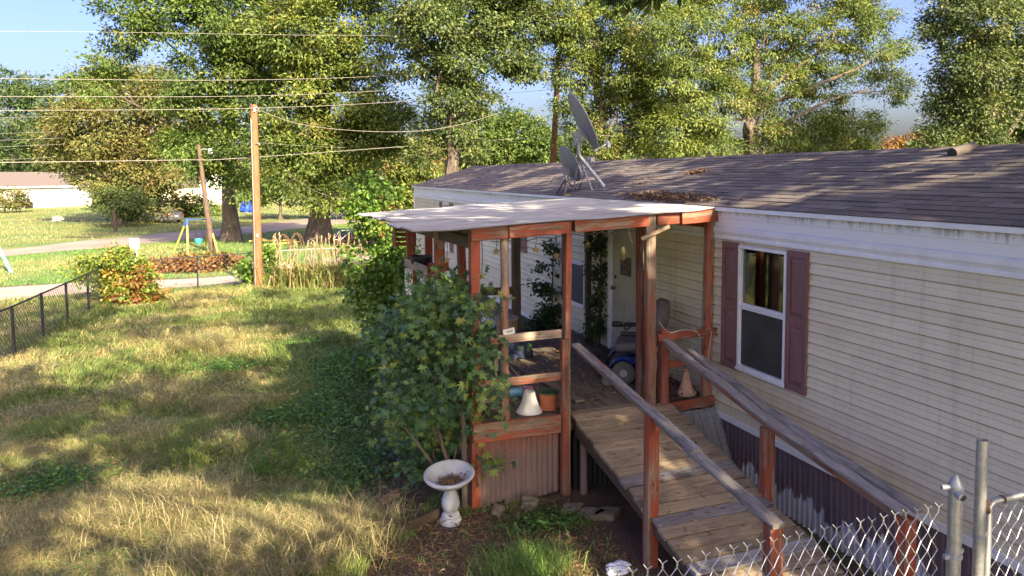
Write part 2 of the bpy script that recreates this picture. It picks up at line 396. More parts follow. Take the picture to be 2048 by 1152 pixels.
    t = NT('pinkish_gravel'); p = t.pos(); a = t.noise(p, .9, 5, .65); b = t.noise(p, 28, 5, .8)
    c = t.mix(t.ramp(a, [(.35, 0.0), (.65, 1.0)]), (.33, .255, .205), (.46, .38, .32)); c = t.mix(t.ramp(b, [(.42, .5), (.6, 0.0)]), c, (.17, .13, .10))
    t.set(Base_Color=c, Roughness=.95); t.bump(b, .6, .03); M['gravel'] = t.m
    t = NT('packed_dirt'); p = t.pos(); a = t.noise(t.vec(p, (1, 1, 1)), .5, 5, .65); b = t.noise(p, 12, 5, .8)
    c = t.mix(t.ramp(a, [(.35, 0.0), (.65, 1.0)]), (.21, .165, .125), (.33, .27, .215)); c = t.mix(t.ramp(b, [(.42, .4), (.6, 0.0)]), c, (.13, .10, .075))
    t.set(Base_Color=c, Roughness=.95); M['dirt_road'] = t.m
    t = NT('mown_field_grass'); p = t.pos(); a = t.noise(p, .16, 5, .6); b = t.noise(p, 3.0, 6, .7)
    c = t.mix(t.ramp(a, [(.40, 0.0), (.62, 1.0)]), (.085, .15, .03), (.20, .19, .055)); c = t.mix(t.ramp(b, [(.4, 0.0), (.7, .5)]), c, (.06, .085, .02))
    t.set(Base_Color=c, Roughness=.95); t.bump(b, .5, .08); M['field'] = t.m
special_mats()
# ------------------------------------------------------------------ ground, roads
def sheet(name, pts, z, m, kind='structure'):
    b = MB(); b.add([(x, y, z) for x, y in pts], [tuple(range(len(pts)))])
    return tag(b.build(name, m), kind=kind)

def strip(name, left, right, z, m, n=60, wig=.25, seed=1):
    """a lane between two polylines, edges uneven"""
    def res(pl):
        P = [Vector((*p, 0)) for p in pl]; L = [0]
        for a, b in zip(P, P[1:]): L.append(L[-1]+(b-a).length)
        out = []
        for i in range(n+1):
            s = L[-1]*i/n; k = max(j for j in range(len(L)) if L[j] <= s+1e-9); k = min(k, len(P)-2)
            out.append(P[k].lerp(P[k+1], (s-L[k])/(L[k+1]-L[k])))
        return out
    rr = random.Random(seed); A, B = res(left), res(right); vs = []; fs = []
    for a, b in zip(A, B):
        d = (a-b).normalized()
        vs += [tuple(a+d*rr.gauss(0, wig)+Vector((0, 0, z))), tuple(b+d*rr.gauss(0, wig)+Vector((0, 0, z)))]
    for i in range(n): fs.append((2*i, 2*i+1, 2*i+3, 2*i+2))
    mb = MB(); mb.add(vs, fs); return tag(mb.build(name, m), kind='structure')

gb = MB(); gb.add([(-500, -300, 0), (500, -300, 0), (500, 700, 0), (-500, 700, 0)], [(0, 1, 2, 3)])
tag(gb.build('ground', M['ground']), kind='structure')
strip('field', [(-120, 28.3), (-8, 28.3), (-.5, 28.2), (3, 28.6), (40, 29)], [(-120, 160), (-30, 160), (0, 160), (30, 160), (60, 160)], .004, M['field'], 50, .3, 3)
strip('gravel_lane', [(-60, 25.6), (-20, 25.3), (-7.2, 25.3), (-.5, 26.3), (1.2, 26.9), (3.2, 28), (6, 31)], [(-60, 28.3), (-20, 28.0), (-7.9, 28.0), (-.5, 28.2), (1.0, 29.4), (2.0, 31), (4, 34)], .008, M['gravel'], 70, .22, 5)
strip('dirt_road', [(-70, 32), (-11, 38.6), (-5.3, 43.2), (0, 48), (7, 56), (16, 68), (40, 95)], [(-72, 36), (-12, 42.5), (-6, 49.5), (0, 56), (8.9, 71), (15, 82), (36, 112)], .012, M['dirt_road'], 80, .4, 9)

def blob_sheet(name, cx, cy, rx, ry, z, m, seed, n=72):
    rr = np.random.default_rng(seed); ph = rr.random(6)*6.28; am = rr.random(6)*.16
    pts = []
    for i in range(n):
        q = 6.2832*i/n; k = 1+sum(am[j]*math.sin((j+2)*q+ph[j])/(1+j*.3) for j in range(6))+rr.normal(0, .03)
        pts.append((cx+rx*k*math.cos(q), cy+ry*k*math.sin(q)))
    return sheet(name, pts, z, m)
blob_sheet('bare_soil', 2.35, 6.45, 1.75, 1.05, .005, M['soil'], 4)
blob_sheet('soil_under_ramp', 4.15, 6.1, 1.0, 3.2, .009, M['soil'], 8)
blob_sheet('soil_patch', 1.55, 8.6, .75, 1.1, .0065, M['soil'], 12)

# ------------------------------------------------------------------ mobile home
HX, HY0, HY1 = 5.33, -2.0, 24.7
EX, EZ, RX, RZ = 5.26, 3.30, 7.48, 3.97
home = thing('mobile_home', 'long cream sided mobile home with brown shingle roof and maroon shutters', 'mobile home', (7.48, 11.3, 0))
# core behind the siding; an opening is left for the near window
WY0, WY1, WZ0, WZ1 = 6.10, 6.90, 1.44, 2.87
core = MB()
core.b3(HX+.02, HX+.10, HY0, WY0, .72, 3.26); core.b3(HX+.02, HX+.10, WY1, HY1, .72, 3.26)
core.b3(HX+.02, HX+.10, WY0, WY1, .72, WZ0); core.b3(HX+.02, HX+.10, WY0, WY1, WZ1, 3.26)
core.prism([(HX+.10, .72), (9.6, .72), (9.6, 3.26), (RX, RZ-.06), (HX+.10, 3.28)], HY1-.12, HY1-.02)
core.prism([(HX+.10, .72), (9.6, .72), (9.6, 3.26), (RX, RZ-.06), (HX+.10, 3.28)], HY0+.02, HY0+.12)
core.b3(9.52, 9.62, HY0+.13, HY1-.13, .72, 3.26)
core.b3(HX+.11, 9.51, HY0+.13, HY1-.13, .70, .78)
core.build('wall', M['siding'], home)
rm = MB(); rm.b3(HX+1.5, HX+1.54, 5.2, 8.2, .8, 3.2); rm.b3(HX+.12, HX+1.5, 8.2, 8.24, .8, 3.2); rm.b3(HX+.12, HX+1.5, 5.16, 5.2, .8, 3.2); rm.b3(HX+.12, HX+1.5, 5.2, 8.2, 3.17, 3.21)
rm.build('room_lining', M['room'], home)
# lap siding, one board per course, split round the near window
EXPO = .1175
prof = [(HX+.019, 0.0), (HX-.018, 0.0), (HX-.017, .012), (HX-.007, .056), (HX-.011, .064), (HX-.002, EXPO-.012), (HX+.017, EXPO-.011), (HX+.017, EXPO-.001), (HX+.019, EXPO-.001)]
def course_mesh(y0, y1):
    b = MB(); b.prism(prof, y0, y1); return b.mesh('siding_board', M['siding'])
stock = course_mesh(0, 3.66); rs = random.Random(77)
def run(y0, y1, z):
    """boards of stock length end to end, joints lapped a little differently on every course"""
    y = y0-rs.uniform(0, 3.4)
    while y < y1-.02:
        a, c = max(y, y0), min(y+3.66, y1); dx_ = rs.uniform(-.0022, .0022)
        me = stock if c-a > 3.659 else course_mesh(0, c-a)
        if c-a > .02: link('siding_board', me, home, (dx_, a, z+rs.gauss(0, .0012)))
        y += 3.658
z = .80
while z < 2.90:
    if z+EXPO > WZ0+.02 and z < WZ1-.02: run(HY0, WY0+.02, z); run(WY1-.02, HY1, z)
    else: run(HY0, HY1, z)
    z += EXPO
gw = MB()   # far gable and near gable sheets
gw.prism([(HX-.01, .80), (9.63, .80), (9.63, 3.26), (RX, RZ-.05), (HX-.01, 3.27)], HY1-.018, HY1)
gw.build('gable_sheet', M['siding'], home)
t = MB()
t.prism([(HX+.02, 2.905), (HX-.016, 2.905), (HX-.034, 2.918), (HX-.034, 2.945), (HX-.020, 2.955), (HX-.028, 2.975), (HX-.040, 3.0), (HX-.040, 3.045), (HX-.018, 3.062), (HX+.02, 3.062)], HY0, HY1+.01)
t.build('frieze_trim', M['trim'], home)
t = MB(); t.prism([(HX+.02, 3.064), (HX-.020, 3.064), (HX-.024, 3.16), (HX-.030, 3.166), (HX-.034, 3.275), (HX-.02, 3.285), (HX+.02, 3.285)], HY0, HY1+.02)
t.build('fascia', M['fascia'], home)
t = MB(); t.prism([(HX+.02, .715), (HX-.016, .715), (HX-.020, .79), (HX-.013, .799), (HX+.02, .799)], HY0, HY1); t.build('bottom_trim', M['trim'], home)
t = MB(); t.b3(HX-.03, HX+.05, HY1, HY1+.03, .72, 3.28); t.b3(HX-.03, HX-.012, HY1-.06, HY1, .80, 2.90); t.build('corner_trim', M['trim'], home)
# skirting: ribbed metal panels, each its own
def ribs(y0, y1, z0, z1, x, amp, pitch, seed=0):
    rr = random.Random(seed); pr = []; y = y0
    while y < y1-1e-4:
        for dy, dx in ((0, 0), (.55, 0), (.62, amp), (.93, amp)):
            yy = y+dy*pitch
            if yy < y1: pr.append((x+dx, yy))
        y += pitch
    pr.append((x, y1)); vs = []; fs = []
    for (px, py) in pr: vs += [(px, py, z0), (px, py, z1)]
    for i in range(len(pr)-1): fs.append((2*i, 2*i+1, 2*i+3, 2*i+2))
    n = len(vs); vs += [(px+.006, py, z_) for (px, py, z_) in vs]; fs += [(a+n, d+n, c+n, b+n) for (a, b, c, d) in fs]
    m_ = MB(); m_.add(vs, fs); return m_
ps = ribs(0, .84, 0, .71, 0, -.018, .075).mesh('skirting_panel', M['skirting'])
y = HY0; i = 0
while y < HY1-.8:
    o = link('skirting_panel', ps, home, (HX+.02+(.012 if i % 2 else 0), y, random.uniform(-.02, .0))); o.rotation_euler = (0, random.gauss(0, .008), 0); y += .83; i += 1
t = MB(); t.b3(HX+.15, HX+.19, HY0, HY1, 0, .7); t.build('crawl_space', M['black'], home)

# roof deck, then shingles
rd = MB(); rd.prism([(EX, EZ-.02), (EX+.02, EZ-.045), (RX, RZ-.05), (9.72, EZ-.045), (9.74, EZ-.02), (RX, RZ-.012)], HY0-.05, HY1+.06)
rd.build('roof_deck', M['shingle'], home)
t = MB(); t.prism([(EX-.012, EZ-.004), (EX-.016, EZ-.05), (EX-.010, EZ-.05), (EX-.004, EZ-.012), (EX+.06, EZ+.004), (EX+.06, EZ+.008)], HY0-.05, HY1+.07); t.build('drip_edge', M['trim'], home)
t = MB(); t.prism([(EX, EZ-.05), (RX, RZ-.055), (RX, RZ+.004), (EX, EZ+.01)], HY1+.062, HY1+.085); t.build('rake_edge', M['trim'], home)
SL = math.hypot(RX-EX, RZ-EZ); ang = math.atan2(RZ-EZ, RX-EX); NC = 18; EXS = SL/NC; TW = .305
u_ = Vector((math.cos(ang), 0, math.sin(ang))); nrm = Vector((-math.sin(ang), 0, math.cos(ang)))
def tab(b, w_):
    th = .007; L = EXS+.03
    P = lambda s, y, h: u_*s + Vector((0, y, 0)) + nrm*h
    b.add([P(0, 0, .002), P(0, w_, .002), P(L, w_, .001), P(L, 0, .001), P(0, 0, .004+th), P(0, w_, .004+th), P(L, w_, .003), P(L, 0, .003)],
          [(0, 3, 2, 1), (4, 5, 6, 7), (0, 1, 5, 4), (1, 2, 6, 5), (2, 3, 7, 6), (3, 0, 4, 7)])
tabs = []
for k in range(3):
    b = MB(); tab(b, TW-.010-.002*k); tabs.append(b.mesh('shingle', M['shingle']))
rest = MB(); slots = []
for r in range(NC):
    y = HY0 - .05 - (r % 2)*TW/2 - random.uniform(0, .04)
    while y < HY1+.05:
        slots.append((r, y)); y += TW
slots.sort(key=lambda q: abs(q[1]-4.4)+abs(q[0]-6)*.06)
for k, (r, y) in enumerate(slots):
    o0 = Vector((EX-.015, 0, EZ-.005)) + u_*(r*EXS)
    y0 = max(y, HY0-.05); w_ = min(y+TW-.010, HY1+.058)-y0
    if w_ < .03: continue
    jz = random.uniform(0, .006)
    if k < 300 and abs(w_-(TW-.010)) < .01:
        link('shingle', random.choice(tabs), home, o0 + Vector((0, y0, 0)) + nrm*jz)
    else:
        b = MB(); tab(b, w_); d = o0 + Vector((0, y0, 0)) + nrm*jz
        rest.add([Vector(p)+d for p in b.v], b.f)
tag(rest.build('shingle_field', M['shingle'], home), kind='stuff')
back = MB(); back.prism([(RX, RZ+.001), (9.76, EZ-.015), (9.76, EZ-.004), (RX, RZ+.012)], HY0-.05, HY1+.06); back.build('rear_roof_slope', M['shingle'], home)
cap = MB(); y = HY0
while y < HY1:
    cap.prism([(RX-.13, RZ-.030), (RX, RZ+.012), (RX+.13, RZ-.028), (RX+.13, RZ-.018), (RX, RZ+.024), (RX-.13, RZ-.020)], y, y+.29); y += .30
tag(cap.build('ridge_cap', M['shingle'], home), kind='stuff')

# windows
def window(y0, y1, z0, z1, clear=False, mid=True):
    x = HX-.012; fr = MB(); w_ = .035
    for a in ((y0, y0+w_, z0, z1), (y1-w_, y1, z0, z1)): fr.b3(x-.028, x+.03, *a)
    fr.b3(x-.030, x+.03, y0+w_, y1-w_, z0, z0+w_); fr.b3(x-.030, x+.03, y0+w_, y1-w_, z1-w_, z1)
    F = fr.build('window', M['trim'], home); zm = (z0+z1)/2
    sb = MB()
    if mid: sb.b3(x-.024, x+.012, y0+w_, y1-w_, zm-.022, zm+.022); sb.b3(x-.010, x+.02, y0+w_, y1-w_, zm+.022, zm+.045)
    for yy in (y0+w_, y1-w_-.014): sb.b3(x-.016, x+.02, yy, yy+.014, z0+w_, zm-.022)
    sb.build('sash', M['white'], F)
    for (a, b_) in ((z0+w_, zm-.022), (zm+.045, z1-w_)):
        pn = MB(); pn.b3(x+.012, x+.016, y0+w_+.015, y1-w_-.015, a, b_); pn.build('pane', M['glass'] if clear else M['dark_glass'], F)
    sl = MB(); sl.b3(x-.045, x+.01, y0-.01, y1+.01, z0-.03, z0); sl.build('sill', M['trim'], F)
    return F
def shutter(y0, y1, z0, z1):
    x = HX-.016; b = MB(); w_ = .05; zm = z0+(z1-z0)*.5
    b.b3(x-.008, x, y0, y1, z0, z1)
    for a in ((y0, y0+w_, z0, z1), (y1-w_, y1, z0, z1)): b.b3(x-.026, x-.0085, *a)
    for a, c in ((z0, z0+.07), (zm-.05, zm+.05), (z1-.07, z1)): b.b3(x-.0255, x-.0085, y0+w_, y1-w_, a, c)
    for a, c in ((z0+.085, zm-.065), (zm+.065, z1-.085)):
        yA, yB = y0+w_+.012, y1-w_-.012; o_ = .022; vs = [(x-.009, yA, a), (x-.009, yB, a), (x-.009, yB, c), (x-.009, yA, c), (x-.022, yA+o_, a+o_*1.5), (x-.022, yB-o_, a+o_*1.5), (x-.022, yB-o_, c-o_*1.5), (x-.022, yA+o_, c-o_*1.5)]
        b.add(vs, [(4, 7, 6, 5), (0, 4, 5, 1), (1, 5, 6, 2), (2, 6, 7, 3), (3, 7, 4, 0)])
    return b.build('shutter', M['shutter'], home)
W0 = window(6.10, 6.90, 1.44, 2.87, True); shutter(5.79, 6.09, 1.41, 2.89); shutter(6.91, 7.20, 1.39, 2.89)
ss = MB(); ss.b3(HX-.016, HX-.012, 6.15, 6.85, 1.485, 2.12); ss.build('insect_screen', M['mesh_screen'], W0)
cu = MB()                                            # curtain pulled aside, torn sheer
def drape(ya, yb, za, zb, x, amp, wav, n=26, skew=0.0):
    vs = []; fs = []
    for i in range(n+1):
        for j in range(7):
            s = i/n; tt = j/6; yy = ya+(yb-ya)*s+skew*(1-tt)**2
            vs.append((x+amp*math.sin(wav*s*6.28)*(1-.3*tt), yy, za+(zb-za)*tt))
    for i in range(n):
        for j in range(6): A = i*7+j; fs.append((A, A+1, A+8, A+7))
    cu.add(vs, fs)
drape(6.62, 6.80, 1.55, 2.95, HX+.18, .025, 3); drape(6.80, 6.98, 1.5, 2.95, HX+.13, .012, 2)
cu.build('curtain', M['curtain'], home, True)
cu = MB(); drape(6.86, 6.98, 1.5, 2.95, HX+.09, .006, 2); drape(6.12, 6.20, 1.9, 2.55, HX+.2, .02, 2, 14, -.06); cu.build('torn_sheer', M['curtain_pale'], home, True)
window(19.95, 20.65, 1.5, 2.86); shutter(19.55, 19.90, 1.48, 2.88); shutter(20.70, 21.05, 1.48, 2.88)
window(14.15, 15.05, 2.10, 2.84); shutter(13.78, 14.10, 2.07, 2.86); shutter(15.10, 15.42, 2.07, 2.86)
window(11.02, 11.62, 1.42, 2.86); shutter(11.68, 11.96, 1.40, 2.88)
ss = MB(); ss.b3(HX-.052, HX-.046, 11.05, 11.59, 1.46, 2.12); ss.build('window_screen', M['screen'], home)

# front door under the porch
dx = HX-.014; D = MB(); D.b3(dx-.035, dx+.01, 9.12, 9.96, .96, 2.90); door = D.build('door', M['door'], home)
b = MB()
for (a, c, e, f) in ((9.22, 9.50, 1.10, 1.75), (9.58, 9.86, 1.10, 1.75)): b.b3(dx-.043, dx-.0355, a, c, e, f)
b.build('door_panel', M['door'], door)
b = MB()
for a in ((8.99, 9.10), (9.98, 10.10)): b.b3(dx-.05, dx+.01, *a, .93, 2.99)
b.b3(dx-.05, dx+.01, 9.10, 9.98, 2.915, 2.99); b.build('door_frame', M['trim'], home)
b = MB(); b.lathe([(0, 0), (.012, 0), (.012, .03), (.03, .04), (.034, .06), (.02, .078), (0, .08)], (dx-.035, 9.86, 1.93), 12, rot=Matrix.Rotation(-math.pi/2, 3, 'Y')); b.build('door_knob', plain('aged_brass', (.35, .24, .08), .35, .9), door, True)
b = MB(); b.lathe([(0, 0), (.026, 0), (.026, .015), (0, .018)], (dx-.035, 9.86, 2.10), 12, rot=Matrix.Rotation(-math.pi/2, 3, 'Y')); b.build('deadbolt', M['black_metal'], door, True)
# roof vent pipe (horizontal hood) near the ridge
b = MB(); vp = Vector((7.16, 5.70, 3.905))
b.tube([vp+Vector((-.03, .0, 0)), vp+Vector((.30, .0, .07))], .062, 14); b.build('roof_vent', M['shingle'], home, True)
b = MB(); b.tube([vp+Vector((-.033, 0, -.001)), vp+Vector((-.031, 0, -.0005))], .050, 14); b.build('vent_mouth', M['black'], home)
# ------------------------------------------------------------------ porch
FY, BY, PX0, DZ = 7.42, 11.6, 2.24, .93
porch = thing('porch', 'red timber porch with corrugated roof against the cream mobile home', 'porch', (3.8, 9.5, 0))
def beam(name, p0, p1, w_, h, m='red', upv=(0, 0, 1), seg=1, jit=0.0, parent=None, ch=.006, **k):
    b = MB(); b.beam(p0, p1, w_, h, upv, ch, seg, jit, **k); return b.build(name, M[m], parent or porch)
# posts (front row, left row, back row)
beam('post', (2.245, FY+.02, 0), (2.255, FY+.02, 3.05), .105, .105, 'red_full', (0, 1, 0), 8, .002)
b = MB(); pts = [(2.60+random.gauss(0, .004), FY+.02+random.gauss(0, .004), z_) for z_ in np.linspace(.75, 3.06, 11)]
b.tube(pts, [.048+random.gauss(0, .003) for _ in pts], 12); b.build('post', M['red_bare'], porch, True)
beam('post', (3.345, FY+.03, 0), (3.375, FY+.03, 3.16), .072, .085, 'red', (0, 1, 0), 8, .0015)
beam('post', (3.305, FY-.06, 0), (3.300, FY-.06, 1.82), .105, .085, 'red', (0, 1, 0), 6, .0015)
beam('post', (4.445, FY-.02, .40), (4.415, FY-.02, 3.21), .125, .10, 'red_bare', (0, 1, 0), 14, .006, ch=.018)
beam('post', (4.455, FY+.22, .88), (4.435, FY+.22, 3.12), .10, .10, 'red_full', (0, 1, 0), 4, .002)
beam('post', (4.62, FY-.02, .60), (4.61, FY-.02, 1.82), .10, .10, 'red_full', (0, 1, 0), 4, .002)
beam('post', (5.225, FY, .80), (5.265, FY, 3.20), .10, .085, 'red', (0, 1, 0), 6, .002)
beam('post', (4.27, BY, 0), (4.27, BY, 3.02), .13, .13, 'dark_wood', (0, 1, 0), 4, .002)
beam('post', (3.33, BY, .8), (3.27, BY, 3.0), .125, .125, 'red_full', (0, 1, 0), 4, .002)
beam('post', (2.30, 9.05, 0), (2.25, 8.98, 3.0), .12, .12, 'red_full', (0, 1, 0), 4, .002)
beam('post', (2.73, BY, .8), (2.73, BY, 2.98), .11, .11, 'red_full', (0, 1, 0), 4, .002)
beam('post', (2.28, 10.95, 0), (2.28, 10.90, 2.95), .12, .12, 'red_full', (0, 1, 0), 4, .002)
beam('post', (5.22, BY-.9, .88), (5.22, BY-.9, 3.1), .085, .085, 'dark_wood', (0, 1, 0), 4, .002)
# beams under the roof
zt = lambda x: 3.09+(x-1.53)*.0470
beam('beam', (2.20, FY-.045, zt(2.20)-.075), (3.33, FY-.045, zt(3.33)-.075), .045, .14, 'red_full')
beam('beam', (2.62, FY-.092, zt(2.62)-.073), (3.34, FY-.092, zt(3.34)-.073), .04, .135, 'red_full')
beam('beam', (3.42, FY-.045, zt(3.42)-.075), (4.37, FY-.045, zt(4.37)-.075), .045, .14, 'red_full')
beam('beam', (4.49, FY-.045, zt(4.49)-.075), (4.85, FY-.045, zt(4.85)-.080), .045, .13, 'red_full')
beam('beam', (4.80, FY-.092, zt(4.80)-.075), (5.42, FY-.092, zt(5.42)-.072), .045, .15, 'red_full')
beam('beam', (2.25, FY+.1, 2.955), (2.25, BY, 2.90), .09, .13, 'dark_wood')
beam('beam', (2.3, BY+.05, 2.92), (5.28, BY+.05, 3.08), .05, .14, 'dark_wood')
beam('beam', (3.75, FY+.1, 3.06), (3.75, BY, 3.02), .05, .12, 'dark_wood')
beam('beam', (2.30, 9.0, 2.90), (3.0, 9.0, 2.93), .05, .13, 'tan_wood')
beam('beam', (5.26, FY+.1, 3.10), (5.26, BY, 3.10), .04, .14, 'red_full')
# corrugated roofing, one object per sheet, waves running down the slope
def rsheet(y0, y1, xo, xi, seed):
    rr = random.Random(seed); n = int((y1-y0)/.0165); m_ = 9; vs = []; fs = []
    xo += rr.uniform(-.03, .03); xi += rr.uniform(-.04, .04); sag = [rr.gauss(0, .006) for _ in range(m_+1)]
    for i in range(n+1):
        y_ = y0+(y1-y0)*i/n; wz = .0145*math.sin(i/n*(y1-y0)/.0665*2*math.pi)
        for j in range(m_+1):
            s = j/m_; x_ = xo+(xi-xo)*s; dip = -.022*math.sin(s*math.pi)*(.5+.5*math.sin(y_*2.1))
            yb = y_ - (y_-FY)*.03*s
            vs.append((x_, yb, 3.112+(x_-1.53)*.0470+wz+sag[j]+dip-.012*max(0, y_-9)*(1-s)))
    w_ = m_+1
    for i in range(n):
        for j in range(m_): A = i*w_+j; fs.append((A, A+1, A+w_+1, A+w_))
    k = len(vs); vs += [(x_, y_, z_-.0025) for x_, y_, z_ in vs]; fs += [(d+k, c+k, b_+k, a+k) for a, b_, c, d in fs]
    mb = MB(); mb.add(vs, fs); return mb.build('roof_sheet', M['porch_roof'], porch, True)
ys = [FY-.14+.655*i for i in range(7)]
for i in range(6): rsheet(ys[i], ys[i]+.70, 1.53+(.05 if i == 4 else 0), 5.38-.02*i, 20+i)
# deck boards
def boards(name, m, x0, x1, y0, y1, step, parent):
    x = x0; k = 0
    while x < x1-.04:
        w_ = min(step-.007, x1-x); b = MB()
        b.beam((x+w_/2, y0+random.uniform(-.012, .012), DZ-.019), (x+w_/2, y1, DZ-.019+random.uniform(-.004, .004)), w_, .036, ch=.004, seg=3, jit=.0008)
        b.build(name, M[m], parent); x += step; k += 1
boards('deck_board', 'deck_wood', PX0, 5.30, FY+.10, BY, .142, porch)
beam('deck_edge_board', (3.40, FY+.02, DZ-.015), (4.40, FY+.02, DZ-.012), .135, .038, 'ramp_wood')
beam('deck_edge_board', (2.28, FY+.045, DZ-.015), (3.26, FY+.045, DZ-.015), .10, .038, 'deck_wood')
beam('loose_board', (3.66, 7.72, DZ+.03), (3.55, 9.1, DZ+.02), .12, .03, 'deck_wood')
beam('joist', (PX0+.05, FY+.08, .80), (5.25, FY+.08, .80), .05, .18, 'dark_wood')
beam('joist', (PX0+.04, FY+.15, .80), (PX0+.04, BY, .80), .05, .18, 'dark_wood')
beam('joist', (PX0+.05, BY+.02, .80), (5.25, BY+.02, .80), .05, .18, 'dark_wood')
# rails
beam('fascia_board', (2.205, FY-.055, .865), (3.245, FY-.055, .855), .04, .21, 'red', jit=.001, seg=4)
beam('rail', (2.26, FY-.055, 1.405), (3.25, FY-.055, 1.405), .042, .092, 'red_bare', jit=.001, seg=5)
beam('rail', (2.40, FY-.055, 1.885), (3.25, FY-.055, 1.895), .042, .092, 'red_bare', jit=.001, seg=5)
beam('rail', (2.50, FY+.06, 1.84), (2.52, FY+.06, 1.30), .05, .05, 'grey_wood', (0, 1, 0))
beam('rail', (4.50, FY-.08, 1.745), (5.40, FY-.085, 1.765), .045, .092, 'red', jit=.001, seg=4)
beam('rail', (4.67, FY-.02, 1.39), (5.20, FY-.02, 1.39), .04, .075, 'red_full')
beam('fascia_board', (4.55, FY-.055, .865), (5.38, FY-.06, .895), .045, .12, 'red')
beam('rail', (2.30, BY-.04, 1.72), (4.22, BY-.04, 1.69), .05, .13, 'dark_wood')
beam('rail', (2.24, FY+.1, 1.85), (2.24, 9.0, 1.85), .045, .09, 'red')
beam('rail', (2.24, FY+.1, 1.38), (2.24, 9.0, 1.38), .045, .09, 'red')
beam('rail', (2.26, 9.62, 2.41), (2.54, 9.62, 2.43), .14, .035, 'red_full', (0, 1, 0))
# nailed-on broken lath across the tall post
beam('broken_lath', (4.255, FY-.10, 2.935), (4.63, FY-.10, 3.075), .022, .045, 'tan_wood')
# corrugated panels closing the front and the left side below the deck
def corr(x0, x1, z0a, z0b, z1, y_, name, m, ax='x', amp=.011, pit=.064):
    n = int((x1-x0)/(pit/6)); vs = []; fs = []
    for i in range(n+1):
        s = i/n; x_ = x0+(x1-x0)*s; wv = amp*math.sin(2*math.pi*(x_-x0)/pit); zb = z0a+(z0b-z0a)*s
        for zz in (zb, z1): vs.append((x_, y_+wv, zz) if ax == 'x' else (y_+wv, x_, zz))
    for i in range(n): fs.append((2*i, 2*i+2, 2*i+3, 2*i+1))
    k = len(vs); vs += [(x_+(0 if ax == 'x' else .003), yy+(.003 if ax == 'x' else 0), zz) for x_, yy, zz in vs]; fs += [(d+k, c+k, b_+k, a+k) for a, b_, c, d in fs]
    mb = MB(); mb.add(vs, fs); return mb.build(name, M[m], porch, True)
corr(2.225, 2.60, -.02, .055, .765, FY-.015, 'skirt_sheet', 'sheet'); corr(2.585, 3.24, -.03, .06, .765, FY-.028, 'skirt_sheet', 'sheet')
corr(FY+.1, 9.3, 0, 0, .78, PX0-.03, 'skirt_sheet', 'sheet', 'y'); corr(9.27, BY, 0, 0, .78, PX0-.022, 'skirt_sheet', 'sheet', 'y')
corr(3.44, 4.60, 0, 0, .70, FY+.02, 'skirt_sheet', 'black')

# ------------------------------------------------------------------ wheelchair ramp
ramp = thing('wheelchair_ramp', 'weathered plank wheelchair ramp with grey handrails leading up to the porch', 'ramp', (4.05, 5.4, 0))
RX0, RX1, SLP = 3.40, 4.71, .237
rz = lambda y_: DZ-(7.40-y_)*SLP
y = 7.33; k = 0
rd_ = Vector((0, -1, -SLP)).normalized()
while rz(y) > .03:
    e0 = random.uniform(-.02, .015); e1 = random.uniform(-.02, .02); sk = random.gauss(0, .006)
    b = MB(); b.beam((RX0+e0, y+sk, rz(y)-.018+random.uniform(-.003, .003)), (RX1+e1, y-sk, rz(y)-.018+random.uniform(-.003, .003)), .138, .036, (0, -SLP, 1), .004, 5, .0012)
    o = b.build('ramp_plank', M['grey_wood'] if k in (8, 12, 16, 21) else M['ramp_wood'], ramp); y -= .1455; k += 1
ye = y+.1455
for x_ in (RX0+.05, RX1-.05, 4.05):
    b = MB(); b.beam((x_, 7.36, rz(7.36)-.135), (x_, ye+.35, rz(ye+.35)-.075), .042, .19, taper=.5, ch=.008, seg=8, jit=.002); b.build('stringer', M['dark_wood'], ramp)
def hand(name, pts, w_, h, m, seg=5, jit=.003):
    for a, c in zip(pts, pts[1:]):
        b = MB(); b.beam(a, c, w_, h, seg=seg, jit=jit, ch=.012); b.build(name, M[m], ramp)
hand('handrail', [(3.42, 7.33, 1.755), (3.43, 4.97, 1.385)], .105, .042, 'grey_wood', 9, .004)
hand('handrail', [(3.42, 5.06, 1.375), (3.47, 4.02, 1.19)], .11, .045, 'grey_wood', 6, .003)
hand('handrail_side', [(3.45, 7.33, 1.70), (3.46, 5.0, 1.325), (3.50, 4.06, 1.14)], .036, .085, 'red_bare', 4, .001)
beam('ramp_post', (3.44, 5.71, 0), (3.445, 5.71, 1.47), .115, .10, 'red_full', (0, 1, 0), 6, .0015, ramp)
beam('ramp_post', (3.475, 4.10, .0), (3.48, 4.10, 1.165), .10, .09, 'red', (0, 1, 0), 6, .0015, ramp)
beam('ramp_post', (3.565, 4.16, .0), (3.57, 4.16, 1.165), .06, .09, 'red_full', (0, 1, 0), 3, .0015, ramp)
hand('handrail', [(4.585, 7.42, 1.735), (4.70, 5.6, 1.275), (4.76, 4.10, 1.035)], .095, .045, 'grey_wood', 6, .003)
hand('handrail', [(4.70, 6.98, 1.665), (4.80, 5.55, 1.31), (4.855, 4.06, 1.05)], .10, .042, 'grey_wood', 7, .006)
hand('handrail_side', [(4.60, 7.42, 1.68), (4.725, 5.6, 1.215), (4.78, 4.12, .965)], .036, .085, 'red_bare', 4, .001)
beam('ramp_post', (4.725, 5.66, 0), (4.72, 5.66, 1.20), .115, .10, 'red_full', (0, 1, 0), 5, .0015, ramp)
beam('ramp_post', (4.80, 4.12, 0), (4.80, 4.12, .98), .12, .10, 'red_full', (0, 1, 0), 5, .0015, ramp)
